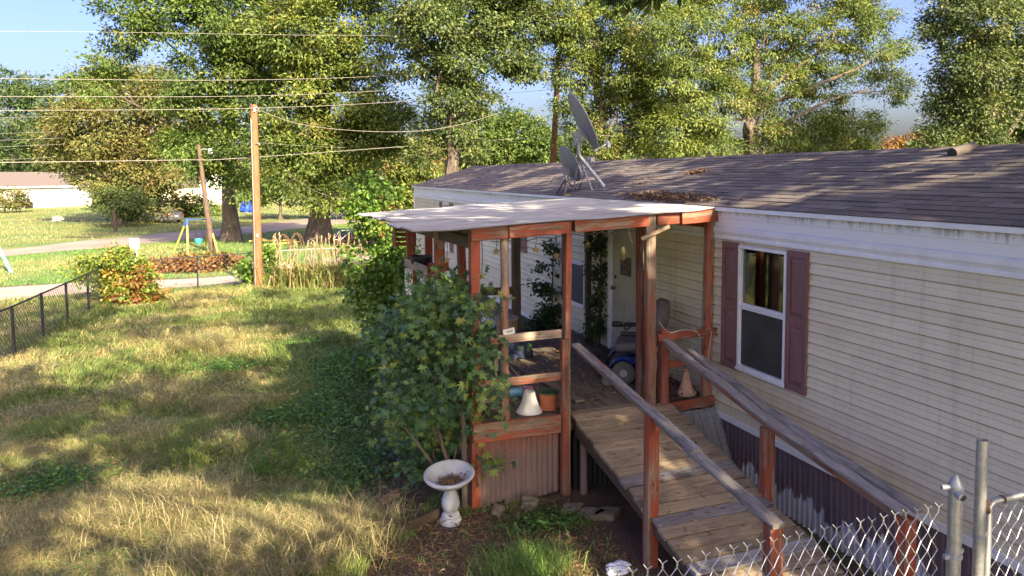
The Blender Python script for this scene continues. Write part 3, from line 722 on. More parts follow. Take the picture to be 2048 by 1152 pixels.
# weathered board panel leaning under the porch corner, boards apart
lean = thing('leaning_boards', 'grey weathered board panel leaning under the porch corner beside the ramp', 'board panel', (5.0, 7.2, 0))
x = 4.69
while x < 5.36:
    w_ = random.choice((.085, .11, .10)); b = MB(); b.beam((x+w_/2+.03, 6.95+random.uniform(0, .02), .10), (x+w_/2-.02, 7.31, .82), w_-.004, .016, (0, -1, .4), .002, 2); b.build('plank', M['grey_panel'], lean); x += w_
b = MB(); b.beam((5.27, 6.50, .13), (5.20, 6.86, .20), .10, .02); tag(b.build('offcut_board', M['white'], base=(5.23, 6.68, .15)), 'small white offcut board lying on the ground beside the skirting', 'board')
b = MB(); b.tube([(4.86, 6.55, .02), (5.02, 6.1, .03), (4.95, 5.2, .02), (5.0, 4.2, .03)], .035, 6); 
for q in range(5): b.tube([(4.9+random.uniform(-.05, .2), 6.5-q*.5, .03), (4.95+random.uniform(-.1, .2), 5.9-q*.5, .05)], .018, 5)
tag(b.build('debris', M['dark_wood']), 'dark rotten sticks on the ground between ramp and skirting', 'debris', kind='stuff')
b = MB(); b.tube([(3.52, FY-.10, 0), (3.52, FY-.10, .70)], .045, 10); tag(b.build('pipe_stub', M['sheet'], base=(3.52, FY-.1, 0)), 'short mauve upright pipe stub beside the top of the ramp', 'pipe')
# ------------------------------------------------------------------ foliage
def leaf_points(blobs, n, csize, rng, shell=.55, droop=.3, flat=.8, per_=34):
    """leaf positions gathered in small sprays inside each blob, denser towards its outside"""
    B = np.array(blobs, float); wgt = B[:, 3]**2; wgt /= wgt.sum()
    per = per_; nc = max(1, n//per); bi = rng.choice(len(B), nc, p=wgt)
    d = unit(rng.normal(size=(nc, 3))); rad = (shell+(1-shell)*rng.random(nc))**.6*B[bi, 3]*1.05
    rad *= np.where(rng.random(nc) < .12, 1.22, 1.0)
    c = B[bi, :3]+d*rad[:, None]*np.array([1, 1, flat])
    cs = csize*(.6+.8*rng.random(nc))
    ci = np.repeat(np.arange(nc), per); m = len(ci)
    q = rng.normal(size=(m, 3))*.55; q[:, 2] *= .6
    p = c[ci]+q*cs[ci][:, None]
    out = unit(d[ci]*.6+q*.8+rng.normal(size=(m, 3))*.55-np.array([0, 0, droop]))
    NB = unit(d[ci]*.9+unit(q)*.35+np.array([0, -.05, .55])); leaf_points.nb = NB
    return p, out, ci

def leaf_mesh(name, p, d, L, W, cols, m, rng, nb=None):
    n = len(p); d = unit(d); s = unit(np.cross(d, rng.normal(size=(n, 3))*.8+np.array([0, 0, 1.]))) if nb is None else unit(np.cross(d, nb+rng.normal(size=(n, 3))*.42))
    u = np.cross(s, d); l = (L*(.65+.7*rng.random(n)))[:, None]; w_ = l*W/L*.5
    co = np.empty((n, 4, 3)); co[:, 0] = p; mid = p+d*l*.45+u*l*.06
    co[:, 1] = mid+s*w_; co[:, 2] = p+d*l-u*l*.08; co[:, 3] = mid-s*w_
    b = np.arange(n)[:, None]*4; tri = np.concatenate([b+np.array([[0, 1, 2]]), b+np.array([[0, 2, 3]])], 1).reshape(-1, 3)
    return npmesh(name, co.reshape(-1, 3), tri, m, np.repeat(cols, 4, 0))

def pick(pal, n, rng, ci=None, jit=.22):
    C = np.array([q[:3] for q in pal]); wt = np.array([q[3] for q in pal]); wt = wt/wt.sum()
    k = rng.choice(len(C), n, p=wt)
    if ci is not None:
        cc = rng.choice(len(C), ci.max()+1, p=wt); use = rng.random(n) < .8; k = np.where(use, cc[ci], k)
    v = 1+jit*rng.normal(size=(n, 1)); return np.clip(C[k]*np.clip(v, .45, 1.7), .004, .9)

def limbs(b, base, r0, blobs, rng, top=None, nmax=14, lean=0.0, sides=9):
    """tapered trunk with a slight wander and limbs reaching into the crown"""
    B = np.array(blobs, float); base = np.array([base[0], base[1], 0.0])
    zt = top if top else float(np.percentile(B[:, 2], 70)); cx = np.average(B[:, :2], 0, weights=B[:, 3])
    cx = base[:2]*.72+cx*.28
    pts = []; k = 9
    for i in range(k+1):
        t = i/k; q = np.array([*(base[:2]*(1-t)+cx*t), zt*t]); q[:2] += rng.normal(size=2)*.035*zt*t*.5; pts.append(q)
    rr = [r0*(1.55 if i == 0 else 1.12 if i == 1 else 1)*(1-.62*i/k) for i in range(k+1)]
    b.tube(pts, rr, sides)
    order = rng.permutation(len(B))[:nmax]
    for j in order:
        t = np.clip((B[j, 2]-B[j, 3]*1.2)/zt*rng.uniform(.55, .85), .28, .93); f = t*k; i = min(int(f), k-1)
        p0 = pts[i]*(1-(f-i))+pts[i+1]*(f-i); p1 = B[j, :3]+rng.normal(size=3)*B[j, 3]*.25
        m_ = (p0+p1)/2+np.array([0, 0, .12*np.linalg.norm(p1-p0)])+rng.normal(size=3)*.08*np.linalg.norm(p1-p0)
        r1 = rr[i]*rng.uniform(.32, .5)
        q1 = p0*.62+m_*.5-p1*.12; q2 = m_*.7+p1*.3
        b.tube([p0, q1, m_, q2, p1], [r1, r1*.85, r1*.62, r1*.42, r1*.15], 6)
        for _ in range(3):
            e = B[j, :3]+unit(rng.normal(size=3))*B[j, 3]*.9; s0 = m_*.5+p1*.5
            b.tube([s0, (s0+e)/2+rng.normal(size=3)*.1, e], [r1*.3, r1*.2, r1*.06], 5)

def tree(name, label, cat, base, r0, blobs, n, L, W, pal, seed, group=None, cs=.5, droop=.3, nmax=14, top=None, mat='leaf', shell=.5, jit=.16, per=34):
    rng = np.random.default_rng(seed); root = thing(name, label, cat, (base[0], base[1], 0), group)
    b = MB(); limbs(b, base, r0, blobs, rng, top, nmax); b.build('trunk', M['bark'], root, True)
    p, d, ci = leaf_points(blobs, n, cs, rng, shell, droop, .8, per)
    o = link('crown', leaf_mesh('crown', p, d, L, W, pick(pal, len(p), rng, ci, jit), M[mat], rng, leaf_points.nb), root)
    tag(o, kind='stuff'); return root

OLIVE = [(0.143, 0.139, 0.034, 4), (0.105, 0.116, 0.026, 4), (0.195, 0.165, 0.045, 2), (0.158, 0.116, 0.038, 1), (0.068, 0.083, 0.021, 2)]
GREEN = [(0.086, 0.136, 0.022, 4), (0.066, 0.112, 0.02, 4), (0.126, 0.164, 0.028, 2), (0.153, 0.14, 0.035, 0.3), (0.04, 0.07, 0.015, 2)]
BRIGHT = [(0.123, 0.162, 0.027, 4), (0.161, 0.184, 0.032, 2), (0.089, 0.13, 0.023, 4), (0.192, 0.158, 0.043, 0.3), (0.051, 0.083, 0.017, 2)]
DEEP = [(0.068, 0.1, 0.026, 4), (0.088, 0.124, 0.03, 3), (0.136, 0.152, 0.04, 2), (0.04, 0.064, 0.018, 2)]
PINE = [(.055, .10, .028, 4), (.09, .13, .03, 3), (.035, .06, .02, 2)]
RUST = [(0.216, 0.094, 0.029, 3), (0.259, 0.144, 0.043, 3), (0.158, 0.065, 0.022, 2), (0.216, 0.158, 0.036, 1)]
YEL = [(.28, .25, .035, 2), (.18, .24, .04, 5), (.36, .20, .035, .6), (.12, .19, .03, 3)]
TB = {
'T1':((-9.68,62.00),[(-11.1,60.5,7.0,2.58),(-8.9,61.6,8.7,3.04),(-6.3,62.9,7.7,2.76),(-10.7,61.0,4.1,2.06),(-8.1,62.0,3.9,2.32),(-12.6,62.9,5.3,1.9),(-5.6,61.2,4.9,2.32),(-13.4,62.2,6.9,1.49),(-9.8,63.3,10.7,2.33),(-11.6,61.6,9.7,1.68),(-4.2,62.4,6.1,1.99),(-7.1,60.7,10.1,2.27),(-7.1,61.8,1.8,1.55),(-9.6,62.4,1.8,1.16)]),
'T2':((-1.18,43.00),[(-5.2,37.9,10.8,1.4),(-3.7,38.5,11.6,1.67),(-6.1,39.1,9.3,1.2),(-2.2,37.9,10.9,1.8),(-0.4,38.7,11.4,1.99),(-1.6,39.5,8.7,1.89),(-3.8,38.3,7.7,1.08),(0.1,38.9,9.0,1.89),(-1.9,39.6,6.6,1.65),(0.5,38.3,6.7,1.63),(-3.0,39.0,5.3,1.12),(-0.9,38.1,4.7,1.11),(1.2,38.5,10.7,1.51),(1.5,39.1,8.8,1.55),(-4.2,38.0,13.1,1.64),(-1.7,38.7,13.7,1.96),(0.6,39.6,14.1,2.04),(-6.8,38.3,8.1,0.94),(-2.2,38.8,4.0,0.87),(-0.1,39.2,3.2,1.03)]),
'T3':((3.43,41.00),[(2.3,35.9,10.5,1.9),(4.3,36.7,11.4,1.85),(3.3,37.4,9.2,1.88),(5.2,36.3,9.6,1.48),(2.1,36.9,7.4,1.71),(4.3,37.7,7.2,1.92),(6.0,36.5,7.4,1.39),(2.8,37.1,5.1,1.49),(4.8,37.7,5.0,1.55),(6.5,36.6,11.2,1.51),(6.0,37.2,5.8,1.41),(7.0,36.4,9.2,1.01),(1.4,36.8,5.1,1.1),(7.0,37.2,6.5,1.03),(5.1,36.5,3.4,1.12),(1.5,36.9,3.7,0.98),(3.0,37.7,13.7,2.0),(5.2,36.3,13.5,1.96),(3.7,37.0,2.7,1.01)]),
'T4':((7.96,30.00),[(7.5,29.3,9.7,1.35),(9.2,29.8,10.3,1.61),(7.4,30.3,8.4,0.96),(8.4,29.5,8.4,1.16),(10.3,30.0,9.0,1.2),(11.5,30.5,10.4,1.46),(8.0,29.7,6.9,1.06),(9.4,30.1,6.9,0.87),(7.5,30.4,5.6,0.75),(11.6,29.8,8.3,0.88),(10.7,30.3,11.1,1.54),(6.7,29.4,10.5,1.13),(8.6,29.9,5.5,0.75),(8.2,30.5,12.5,1.72),(10.1,29.3,12.3,1.7),(6.9,30.0,4.7,0.64),(9.1,30.3,4.8,0.77)]),
'T5':((15.46,31.00),[(14.8,30.2,10.3,1.72),(17.2,30.8,11.0,2.03),(14.6,31.3,8.5,1.19),(16.7,30.3,8.6,1.89),(16.8,31.0,6.5,1.69),(15.1,31.4,5.6,1.08),(13.7,30.6,10.8,1.38),(18.5,31.1,5.6,1.36),(16.7,32.0,13.6,2.2),(18.2,30.7,7.5,1.7),(14.2,31.1,6.9,0.71),(15.5,30.6,4.8,0.95)]),
'T6':((22.55,29.00),[(17.7,28.1,9.7,1.9),(18.5,28.8,7.8,1.96),(20.8,29.6,10.6,2.16),(18.1,28.5,5.5,1.37),(20.5,29.0,6.7,1.9),(23.8,29.6,10.5,1.98),(24.1,28.6,7.7,1.46),(25.9,29.1,10.3,1.87),(27.6,29.6,8.5,1.54),(28.3,28.7,11.0,1.64),(30.4,29.2,9.7,1.3),(31.1,28.6,8.1,1.04),(28.3,28.9,6.6,1.27),(26.2,29.4,5.9,1.52),(23.7,28.6,5.3,1.21),(30.5,29.0,12.1,1.16),(32.5,29.2,10.5,0.8),(30.4,28.9,6.3,0.65),(20.6,29.1,5.0,1.31),(20.5,29.9,13.4,2.16),(23.5,28.6,13.4,2.15),(28.4,29.3,13.8,2.04),(21.3,28.6,8.3,0.94),(26.7,28.9,5.1,1.26),(29.3,29.2,5.1,1.04)]),
'T7':((27.96,21.00),[(26.6,20.4,9.5,1.46),(29.1,20.9,9.5,1.62),(26.3,21.2,10.1,1.09),(26.4,20.6,7.9,1.17),(29.1,21.0,7.7,1.64),(26.5,21.3,6.6,0.9),(27.4,20.7,6.2,1.3),(30.2,21.1,5.9,1.25),(26.0,21.2,5.5,0.64),(27.1,20.9,5.1,0.9),(31.7,21.2,8.2,1.48),(25.1,20.8,9.2,0.48),(27.8,20.9,11.7,1.59),(31.4,21.4,11.8,1.69),(31.6,20.6,5.7,1.46),(25.5,21.0,4.8,0.59),(29.3,21.2,4.7,0.83)]),
'P1':((-30.60,115.60),[(-29.5,113.4,12.5,3.67),(-26.2,115.2,13.1,3.1),(-31.3,117.0,7.2,3.79),(-26.4,113.8,7.9,3.74),(-28.3,115.6,15.8,1.92),(-25.4,116.3,16.3,1.52),(-31.0,114.9,16.2,1.89)]),
'U1':((2.12,62.00),[(2.0,61.1,3.7,1.62),(3.7,61.8,2.6,1.86),(0.6,62.4,2.5,1.23),(3.0,61.3,5.3,1.63)]),
'U2':((10.85,60.00),[(7.5,59.0,3.9,2.02),(10.6,59.8,4.9,2.29),(12.7,60.6,2.6,1.92),(9.9,59.2,2.0,1.85),(13.7,60.0,4.9,1.91),(7.6,60.6,1.8,1.45),(13.3,59.7,1.5,1.06)]),
'B1':((21.30,62.00),[(19.3,61.0,7.4,2.0),(23.7,61.8,7.0,2.29),(21.5,62.6,5.9,2.07),(25.4,61.3,5.9,1.84),(21.6,62.0,8.8,1.0),(19.3,62.4,9.2,0.9),(23.2,61.7,8.8,0.91),(18.1,62.2,5.4,2.02)]),
'O1':((67.19,60.00),[(66.1,59.7,6.8,0.87),(68.9,59.9,7.0,1.22),(64.5,60.2,6.4,0.76)]),
'R1':((74.78,60.00),[(71.9,59.0,6.2,2.78),(80.7,59.8,6.9,3.49),(88.8,60.8,7.6,3.64),(59.5,59.3,5.6,2.11),(54.8,60.0,5.6,2.61)]),
'S1':((-8.83,58.00),[(-8.7,57.2,2.0,1.42),(-9.7,57.9,1.8,1.07),(-7.9,58.4,1.4,1.09)]),
'S2':((-5.48,70.00),[(-6.4,69.4,0.9,1.1),(-5.0,69.9,0.9,1.25),(-3.6,70.3,0.6,0.91),(-8.0,69.6,1.3,0.88)]),
'S0':((-23.44,85.00),[(-23.1,84.1,1.6,1.49),(-22.3,84.9,1.3,1.01)]),
}
A = 'tall trees along the far side of the yard'
tree('oak_tree', 'olive green spreading oak tree before the white far house at left', 'tree', TB['T1'][0], .42, TB['T1'][1], 48000, .27, .11, OLIVE, 101, A, .80, per=70)
tree('oak_tree', 'tall oak with sky gap in its crown above the street lamp pole', 'tree', TB['T2'][0], .42, TB['T2'][1], 76000, .19, .085, GREEN, 102, A, .60, per=130)
tree('oak_tree', 'tall thick trunked oak just right of the orange wooden utility pole', 'tree', TB['T3'][0], .60, TB['T3'][1], 76000, .19, .085, BRIGHT, 103, A, .60, per=130)
tree('oak_tree', 'dark forked oak standing behind the far end of the roof', 'tree', TB['T4'][0], .40, TB['T4'][1], 68000, .15, .08, DEEP, 104, A, .42, top=8.5, per=80)
tree('oak_tree', 'leafy oak directly behind the satellite dishes', 'tree', TB['T5'][0], .36, TB['T5'][1], 80000, .145, .06, BRIGHT, 105, A, .46, .55, per=120)
tree('oak_tree', 'largest oak with drooping yellow green leaves behind the roof ridge', 'tree', TB['T6'][0], .42, TB['T6'][1], 150000, .145, .058, BRIGHT, 106, A, .46, .65, 20, per=120)
tree('oak_tree', 'dark green oak behind the roof beside the blue sky gap at right', 'tree', TB['T7'][0], .38, TB['T7'][1], 84000, .13, .07, DEEP, 107, A, .42, .35, per=80)
tree('pine_tree', 'bright green pine beyond the white far house at left edge', 'tree', TB['P1'][0], .35, TB['P1'][1], 14000, .55, .17, PINE, 108, None, .8, .1)
tree('understory_tree', 'small yellow green tree between the lamp post oak and thick trunked oak', 'tree', TB['U1'][0], .14, TB['U1'][1], 6500, .30, .14, BRIGHT, 109, 'understory trees by the dirt road', .6)
tree('understory_tree', 'low yellowing thicket tree left of the mobile home far corner', 'tree', TB['U2'][0], .16, TB['U2'][1], 18000, .30, .14, BRIGHT+[(.24, .14, .04, 2)], 110, 'understory trees by the dirt road', .6)
tree('understory_tree', 'rounded green trees filling the gap below the sky behind the roof', 'tree', TB['B1'][0], .2, TB['B1'][1], 26000, .30, .14, GREEN, 111, 'understory trees by the dirt road', .6)
tree('shrub', 'orange autumn shrub in the sky gap behind the roof at right', 'shrub', TB['O1'][0], .10, TB['O1'][1], 2500, .30, .14, RUST, 112, None, .5)
tree('understory_tree', 'distant low green tree line behind the roof at right', 'tree', TB['R1'][0], .2, TB['R1'][1], 16000, .42, .2, GREEN, 113, 'understory trees by the dirt road', .8)
tree('cedar_shrub', 'dark cedar shrub round the foot of the olive oak at left', 'shrub', TB['S1'][0], .12, TB['S1'][1], 5000, .22, .09, DEEP, 114, None, .4)
tree('shrub', 'scruffy yellow green shrub between silver car and white shed', 'shrub', TB['S2'][0], .08, TB['S2'][1], 4500, .26, .11, YEL+DEEP, 115, None, .4)
tree('shrub', 'pale bush at the left edge before the white far house', 'shrub', TB['S0'][0], .08, TB['S0'][1], 2500, .26, .11, OLIVE, 116, None, .4)
# far woods that read as one mass
rng = np.random.default_rng(120); wb = []
for i in range(46): wb.append((-62+i*3.0+rng.normal(), 125+rng.normal()*5+i*.3, 4.5+rng.random()*2.2, 3.2+rng.random()))
for i in range(46): wb.append((-62+i*3.2+rng.normal(), 128+rng.normal()*5+i*.2, 1.8+rng.random()*1, 3.0+rng.random()))
for i in range(26): wb.append((8+i*2.4, 84-i*1.5+rng.normal()*2, 2.2+rng.random()*2.6, 2.3+rng.random()))
p, d, ci = leaf_points(wb, 52000, 1.0, rng, .5, .1)
tag(link('far_woods', leaf_mesh('far_woods', p, d, .62, .34, pick(GREEN+OLIVE, len(p), rng, ci), M['leaf'], rng)), 'mass of distant woods beyond the houses', None, None, 'stuff')

# unseen shade trees, crowns shaped along the sun rays to cast the yard's dapple
def lit(x, y):
    E = [(-2.9, 11.1, .75, .55), (-1.3, 10.0, .8, .42), (-3.3, 17.0, 1.5, 1.2), (-1.6, 15.6, 1.7, 1.2), (-.2, 15.2, 1.0, .8),
         (1.8, 21.4, 1.3, .8), (-2.6, 21.0, 1.4, .6), (-.6, 20.6, .8, .5), (-.2, 7.4, .9, .32), (.9, 7.1, .4, .25), (-1.6, 8.4, .6, .3), (-.9, 9.0, .35, .3),
         (1.45, 17.0, 1.2, 1.5), (2.9, 6.1, .35, .22), (2.35, 6.05, .5, .35), (3.65, 5.45, .35, .25), (2.25, 7.8, .22, .22), (3.3, 8.15, .2, .2), (2.9, 13.4, .12, .8), (2.0, 14.2, .05, .6), (3.9, 12.6, .10, .8),
         (2.7, 3.6, .5, .5), (5.6, 17.5, .25, 1.2), (5.2, 14.5, .2, .8), (6.1, 12.0, .22, .9), (4.7, 20.5, .3, 1.3), (5.9, 24, .3, 1.5), (4.6, 10.2, .15, .5), (6.4, 20.5, .2, 1.0)]
    g_ = 1e9
    for (a, b_, rx, ry) in E: g_ = min(g_, math.hypot((x-a)/(rx+.34), (y-b_)/(ry+.34)))
    return g_ < 1
rng = np.random.default_rng(130); TR = [(-4.5, -9.5), (2.5, -11.0), (9.0, -8.5), (13.5, -3.0), (5.0, -6.0)]; clumps = [[] for _ in TR]
gx = -8.0
while gx < 8.2:
    gy = 2.0
    while gy < 31:
        x = gx+rng.uniform(-.4, .4); y = gy+rng.uniform(-.4, .4); gy += .82
        if y > 23.0 and x < 3.0: continue
        if x < -5.6 and rng.random() < .4: continue
        pr = .95 if .4 < x < 4.4 and 11.5 < y < 15.2 else .96 if y < 14.4 and x < 2.4 else .95 if y < 10 else .93 if x > 3.7 else .72 if x > 2.5 else (.66 if y < 18.5 else .80)
        if lit(x, y) or rng.random() > pr: continue
        z = rng.uniform(8.5, 13.5) if y > 14 else rng.uniform(6.8, 11.5)
        tz = math.tan(SUN_EL); P = (x+z/tz*.22, y-z/tz*.975, z)
        j = min(range(len(TR)), key=lambda k: (P[0]-TR[k][0])**2+(P[1]-TR[k][1])**2); clumps[j].append((*P, .62))
    gx += .82
LB = ['broad shade oak behind the viewpoint towards the black chain link fence', 'tall shade oak straight behind the viewpoint', 'tall shade oak behind the viewpoint towards the mobile home',
      'shade oak beyond the near end of the mobile home', 'overhanging shade oak nearest behind the viewpoint']
for j, (tx, ty) in enumerate(TR):
    if len(clumps[j]) < 4: continue
    root = thing('shade_tree', LB[j], 'tree', (tx, ty, 0), 'shade trees behind the viewpoint')
    r2 = np.random.default_rng(140+j); b = MB(); limbs(b, (tx, ty), .34, clumps[j], r2, 9.5, 26); b.build('trunk', M['bark'], root, True)
    p, d, ci = leaf_points(clumps[j], len(clumps[j])*125, .34, r2, .1, .2, .5)
    tag(link('crown', leaf_mesh('crown', p, d, .30, .17, pick(GREEN, len(p), r2, ci), M['leaf'], r2), root), kind='stuff')

# ------------------------------------------------------------------ palmate sapling in front of the porch
def palm_tpl(k):
    rr = random.Random(k); ang = [-128, -82, -38, 0, 38, 82, 128]; ln = [.45, .72, .92, 1.0, .92, .72, .45]; pts = [(0, -.02)]
    for i, (a, l) in enumerate(zip(ang, ln)):
        l *= rr.uniform(.88, 1.1)
        if i > 0: m_ = (a+ang[i-1])/2; pts.append((.36*math.sin(R(m_)), .36*math.cos(R(m_))))
        for da, f in ((-9, .68), (0, 1.0), (9, .68)): pts.append((l*f*math.sin(R(a+da)), l*f*math.cos(R(a+da))))
    V = [(0, .12, .03)]+[(x, y, -.16*(x*x+y*y)+rr.gauss(0, .015)) for x, y in pts]
    n = len(pts); F = [(0, 1+i, 1+(i+1) % n) for i in range(n)]
    return np.array(V)*np.array([1, 1, 1.]), np.array(F)
TPL = [palm_tpl(k) for k in range(3)]
def lobed_cloud(root, blobs, n, size, pal, seed, part, nobj=300, mat='leaf_soft', kind_rest='foliage', csz=.26):
    rng = np.random.default_rng(seed); p, d, ci = leaf_points(blobs, n, csz, rng, .35, .45); n = len(p)
    d = unit(d*.8+np.array([-.12, -.30, -.25])+rng.normal(size=(n, 3))*.3)
    nrm_ = unit(rng.normal(size=(n, 3))*.55+np.array([-.15, -.45, .9])); s = unit(np.cross(d, nrm_)); u = np.cross(s, d)
    sz = size*(.55+.75*rng.random(n)); cols = pick(pal, n, rng, ci, .2); dist = np.linalg.norm(p-np.array([0, 0, CAM_H]), axis=1)
    near = np.argsort(dist)[:nobj]; mk = np.zeros(n, bool); mk[near] = True
    # each of the nearest leaves is an object: a handful of shared meshes in the palette's colours
    shared = {}
    pc = np.array([q[:3] for q in pal])
    for i in near:
        k = int(rng.integers(3)); c_ = int(np.argmin(((pc-cols[i])**2).sum(1)))
        if (k, c_) not in shared: shared[k, c_] = npmesh(part, TPL[k][0], TPL[k][1], M[mat], np.tile(pc[c_], (len(TPL[k][0]), 1)))
        o = bpy.data.objects.new(part, shared[k, c_]); COL.objects.link(o); o.parent = root
        f = sz[i]; L_ = p[i]-np.array(root.location)
        o.matrix_local = Matrix(((s[i, 0]*f, d[i, 0]*f, u[i, 0]*f, L_[0]), (s[i, 1]*f, d[i, 1]*f, u[i, 1]*f, L_[1]), (s[i, 2]*f, d[i, 2]*f, u[i, 2]*f, L_[2]), (0, 0, 0, 1)))
    ks = rng.integers(3, size=n); cos = []; tris = []; cl = []; off = 0
    for k in range(3):
        I = np.where((ks == k) & ~mk)[0]; V, F = TPL[k]
        X = p[I][:, None]+sz[I][:, None, None]*(V[None, :, 0:1]*s[I][:, None]+V[None, :, 1:2]*d[I][:, None]+V[None, :, 2:3]*u[I][:, None])
        cos.append(X.reshape(-1, 3)); tris.append((F[None]+(np.arange(len(I))*len(V))[:, None, None]+off).reshape(-1, 3)); cl.append(np.repeat(cols[I], len(V), 0)); off += len(I)*len(V)
    tag(link(kind_rest, npmesh(kind_rest, np.concatenate(cos), np.concatenate(tris), M[mat], np.concatenate(cl)), root), kind='stuff')
BUSH = [(1.84,7.47,2.24,0.29),(2.21,7.61,2.26,0.18),(1.53,7.74,1.98,0.26),(2.07,7.48,1.82,0.34),(2.24,7.08,1.9,0.15),(1.68,7.78,1.58,0.3),(1.98,7.49,1.37,0.38),(2.24,7.08,1.52,0.11),(1.9,8.16,0.65,0.36),(2.2,7.61,0.86,0.24),(1.72,8.1,0.42,0.2),(2.32,7.15,0.55,0.13),(2.16,7.08,2.18,0.19),(1.75,7.76,1.23,0.3),(1.61,8.06,1.87,0.3),(1.83,8.17,1.44,0.35),(1.9,8.5,0.82,0.3),(2.1,7.74,2.41,0.16)]
sap = thing('maple_sapling', 'dark green maple sapling with big lobed leaves against the porch corner', 'sapling', (2.05, 7.45, 0))
b = MB(); rng = np.random.default_rng(150)
b.tube([(2.11, 7.40, 0), (2.12, 7.40, .4), (2.10, 7.38, .9), (2.08, 7.4, 1.6), (2.02, 7.5, 2.3)], [.038, .034, .028, .020, .008], 7)
b.tube([(2.05, 7.54, 0), (1.97, 7.55, .5), (1.8, 7.6, 1.1), (1.65, 7.65, 1.9)], [.028, .024, .018, .006], 6)
b.tube([(2.02, 7.6, 0), (1.8, 7.65, .5), (1.5, 7.7, .95), (1.3, 7.8, 1.45)], [.024, .02, .014, .005], 6)
for q in BUSH:
    a = Vector((2.02-.25*random.random(), 7.5, max(.15, q[2]-.45))); c = Vector(q[:3]); b.tube([a, (a+c)/2+Vector((0, 0, .06)), c], [.010, .007, .003], 5)
b.build('stem', M['bark'], sap, True)
TEAL = [(.08, .155, .052, 5), (.11, .195, .056, 4), (.06, .12, .055, 3.5), (.18, .25, .05, 2), (.24, .25, .05, .6)]
lobed_cloud(sap, BUSH, 6400, .075, TEAL, 151, 'leaf')

# vines
def vine(name, label, blobs, n, L, pal, seed, stems, cs=.2, cat='vine', mat='leaf_soft', W=.72):
    rng = np.random.default_rng(seed); c0 = stems[0][0]; root = thing(name, label, cat, (c0[0], c0[1], 0))
    b = MB()
    for st in stems: b.tube(st, [.022*(1-.7*i/len(st)) for i in range(len(st))], 6)
    b.build('stem', M['bark'], root, True)
    p, d, ci = leaf_points(blobs, n, cs, rng, .55, .5, 1.0)
    p[:, 2] = np.maximum(p[:, 2], .03)
    tag(link('foliage', leaf_mesh('foliage', p, d, L, L*W, pick(pal, len(p), rng, ci), M[mat], rng), root), kind='stuff'); return root
IVY = [(.10, .19, .030, 4), (.14, .24, .038, 4), (.20, .27, .045, 2), (.06, .12, .022, 2)]
VINE = [(2.02,12.87,3.47,0.25),(1.81,12.97,3.29,0.29),(2.32,13.05,3.37,0.16),(1.93,12.89,3.02,0.27),(2.25,13.0,2.6,0.38),(2.0,13.16,2.23,0.41),(2.36,12.89,2.15,0.38),(2.24,13.04,1.73,0.44),(2.04,13.18,1.58,0.37),(2.13,12.93,1.25,0.36),(2.28,13.07,0.79,0.33),(2.33,12.86,0.51,0.27),(2.26,12.98,0.16,0.23),(2.67,13.07,1.93,0.23),(2.48,12.87,1.42,0.32),(2.55,12.9,.8,.3),(2.6,12.8,.3,.3)]
vine('climbing_vine', 'tall column of green creeper beside the far corner of the porch roof', VINE, 9500, .085, IVY, 160, [[(2.25, 13.05, 0), (2.28, 13.02, 1.2), (2.2, 13.0, 2.2), (2.0, 12.95, 3.4)], [(2.35, 13, 0), (2.3, 12.95, 1.5), (2.3, 13.0, 2.8)]])
b = MB(); b.tube([(2.24, 13.12, 0), (2.19, 13.1, 3.38)], .085, 10); tag(b.build('post_stub', M['pole_wood'], base=(2.24, 13.12, 0)), 'orange brown post stub inside the tall creeper column', 'post')
WV = [(5.23,12.24,2.1,0.21),(5.15,12.29,1.72,0.24),(5.27,12.32,2.37,0.13),(5.20,12.24,1.35,0.28),(5.25,12.3,0.95,0.3),(5.08,12.35,0.81,0.24),(5.2,12.27,0.85,0.21),(5.06,12.31,1.53,0.13),(4.9,12.3,.7,.3),(4.7,12.2,.55,.28)]
vine('wall_creeper', 'dark creeper climbing the far house wall beyond the porch', WV, 3800, .075, [(.04, .075, .018, 4), (.06, .10, .022, 3), (.03, .05, .014, 2)], 161, [[(5.2, 12.25, 0), (5.22, 12.25, 1), (5.25, 12.25, 2.2)]], .14)
PV = [(5.22,10.28,2.72,0.12),(5.24,10.3,2.47,0.13),(5.22,10.31,2.15,0.12),(5.24,10.28,1.91,0.12),(5.22,10.3,1.66,0.13),(5.2,10.32,1.42,0.12),(5.16,10.29,1.22,0.11),(5.1,10.3,1.1,0.11),(5.22,10.5,2.6,.1)]
vine('door_creeper', 'narrow creeper hanging down the house wall beside the front door', PV, 2300, .055, [(.05, .085, .02, 4), (.085, .12, .028, 3), (.035, .05, .016, 2)], 162, [[(5.22, 10.3, .93), (5.25, 10.3, 2.0), (5.24, 10.3, 2.8)]], .10)
vine('fence_shrub', 'overgrown green and yellow shrub swallowing the black fence corner', [(-3.83,23.21,1.22,0.40),(-3.5,23.45,1.2,0.33),(-4.33,23.63,0.88,0.36),(-4.75,23.4,0.9,0.22),(-3.1,23.34,.95,0.27),(-3.7,23.5,0.65,0.44),(-3.94,23.7,0.19,0.37),(-4.4,23.2,1.25,.2)], 5200, .095, YEL, 163, [[(-3.8, 23.4, 0), (-3.7, 23.4, 1.2)]], .22, 'shrub')
vine('weed_clump', 'orange brown withered weed clump at the fence corner', [(-3.28,22.78,0.44,0.4),(-2.86,22.96,0.24,0.35),(-3.66,23.1,0.22,0.29),(-3.03,22.87,0.77,0.29)], 2600, .11, RUST+YEL, 164, [[(-3.2, 22.9, 0), (-3.1, 22.9, .7)]], .2, 'weeds')
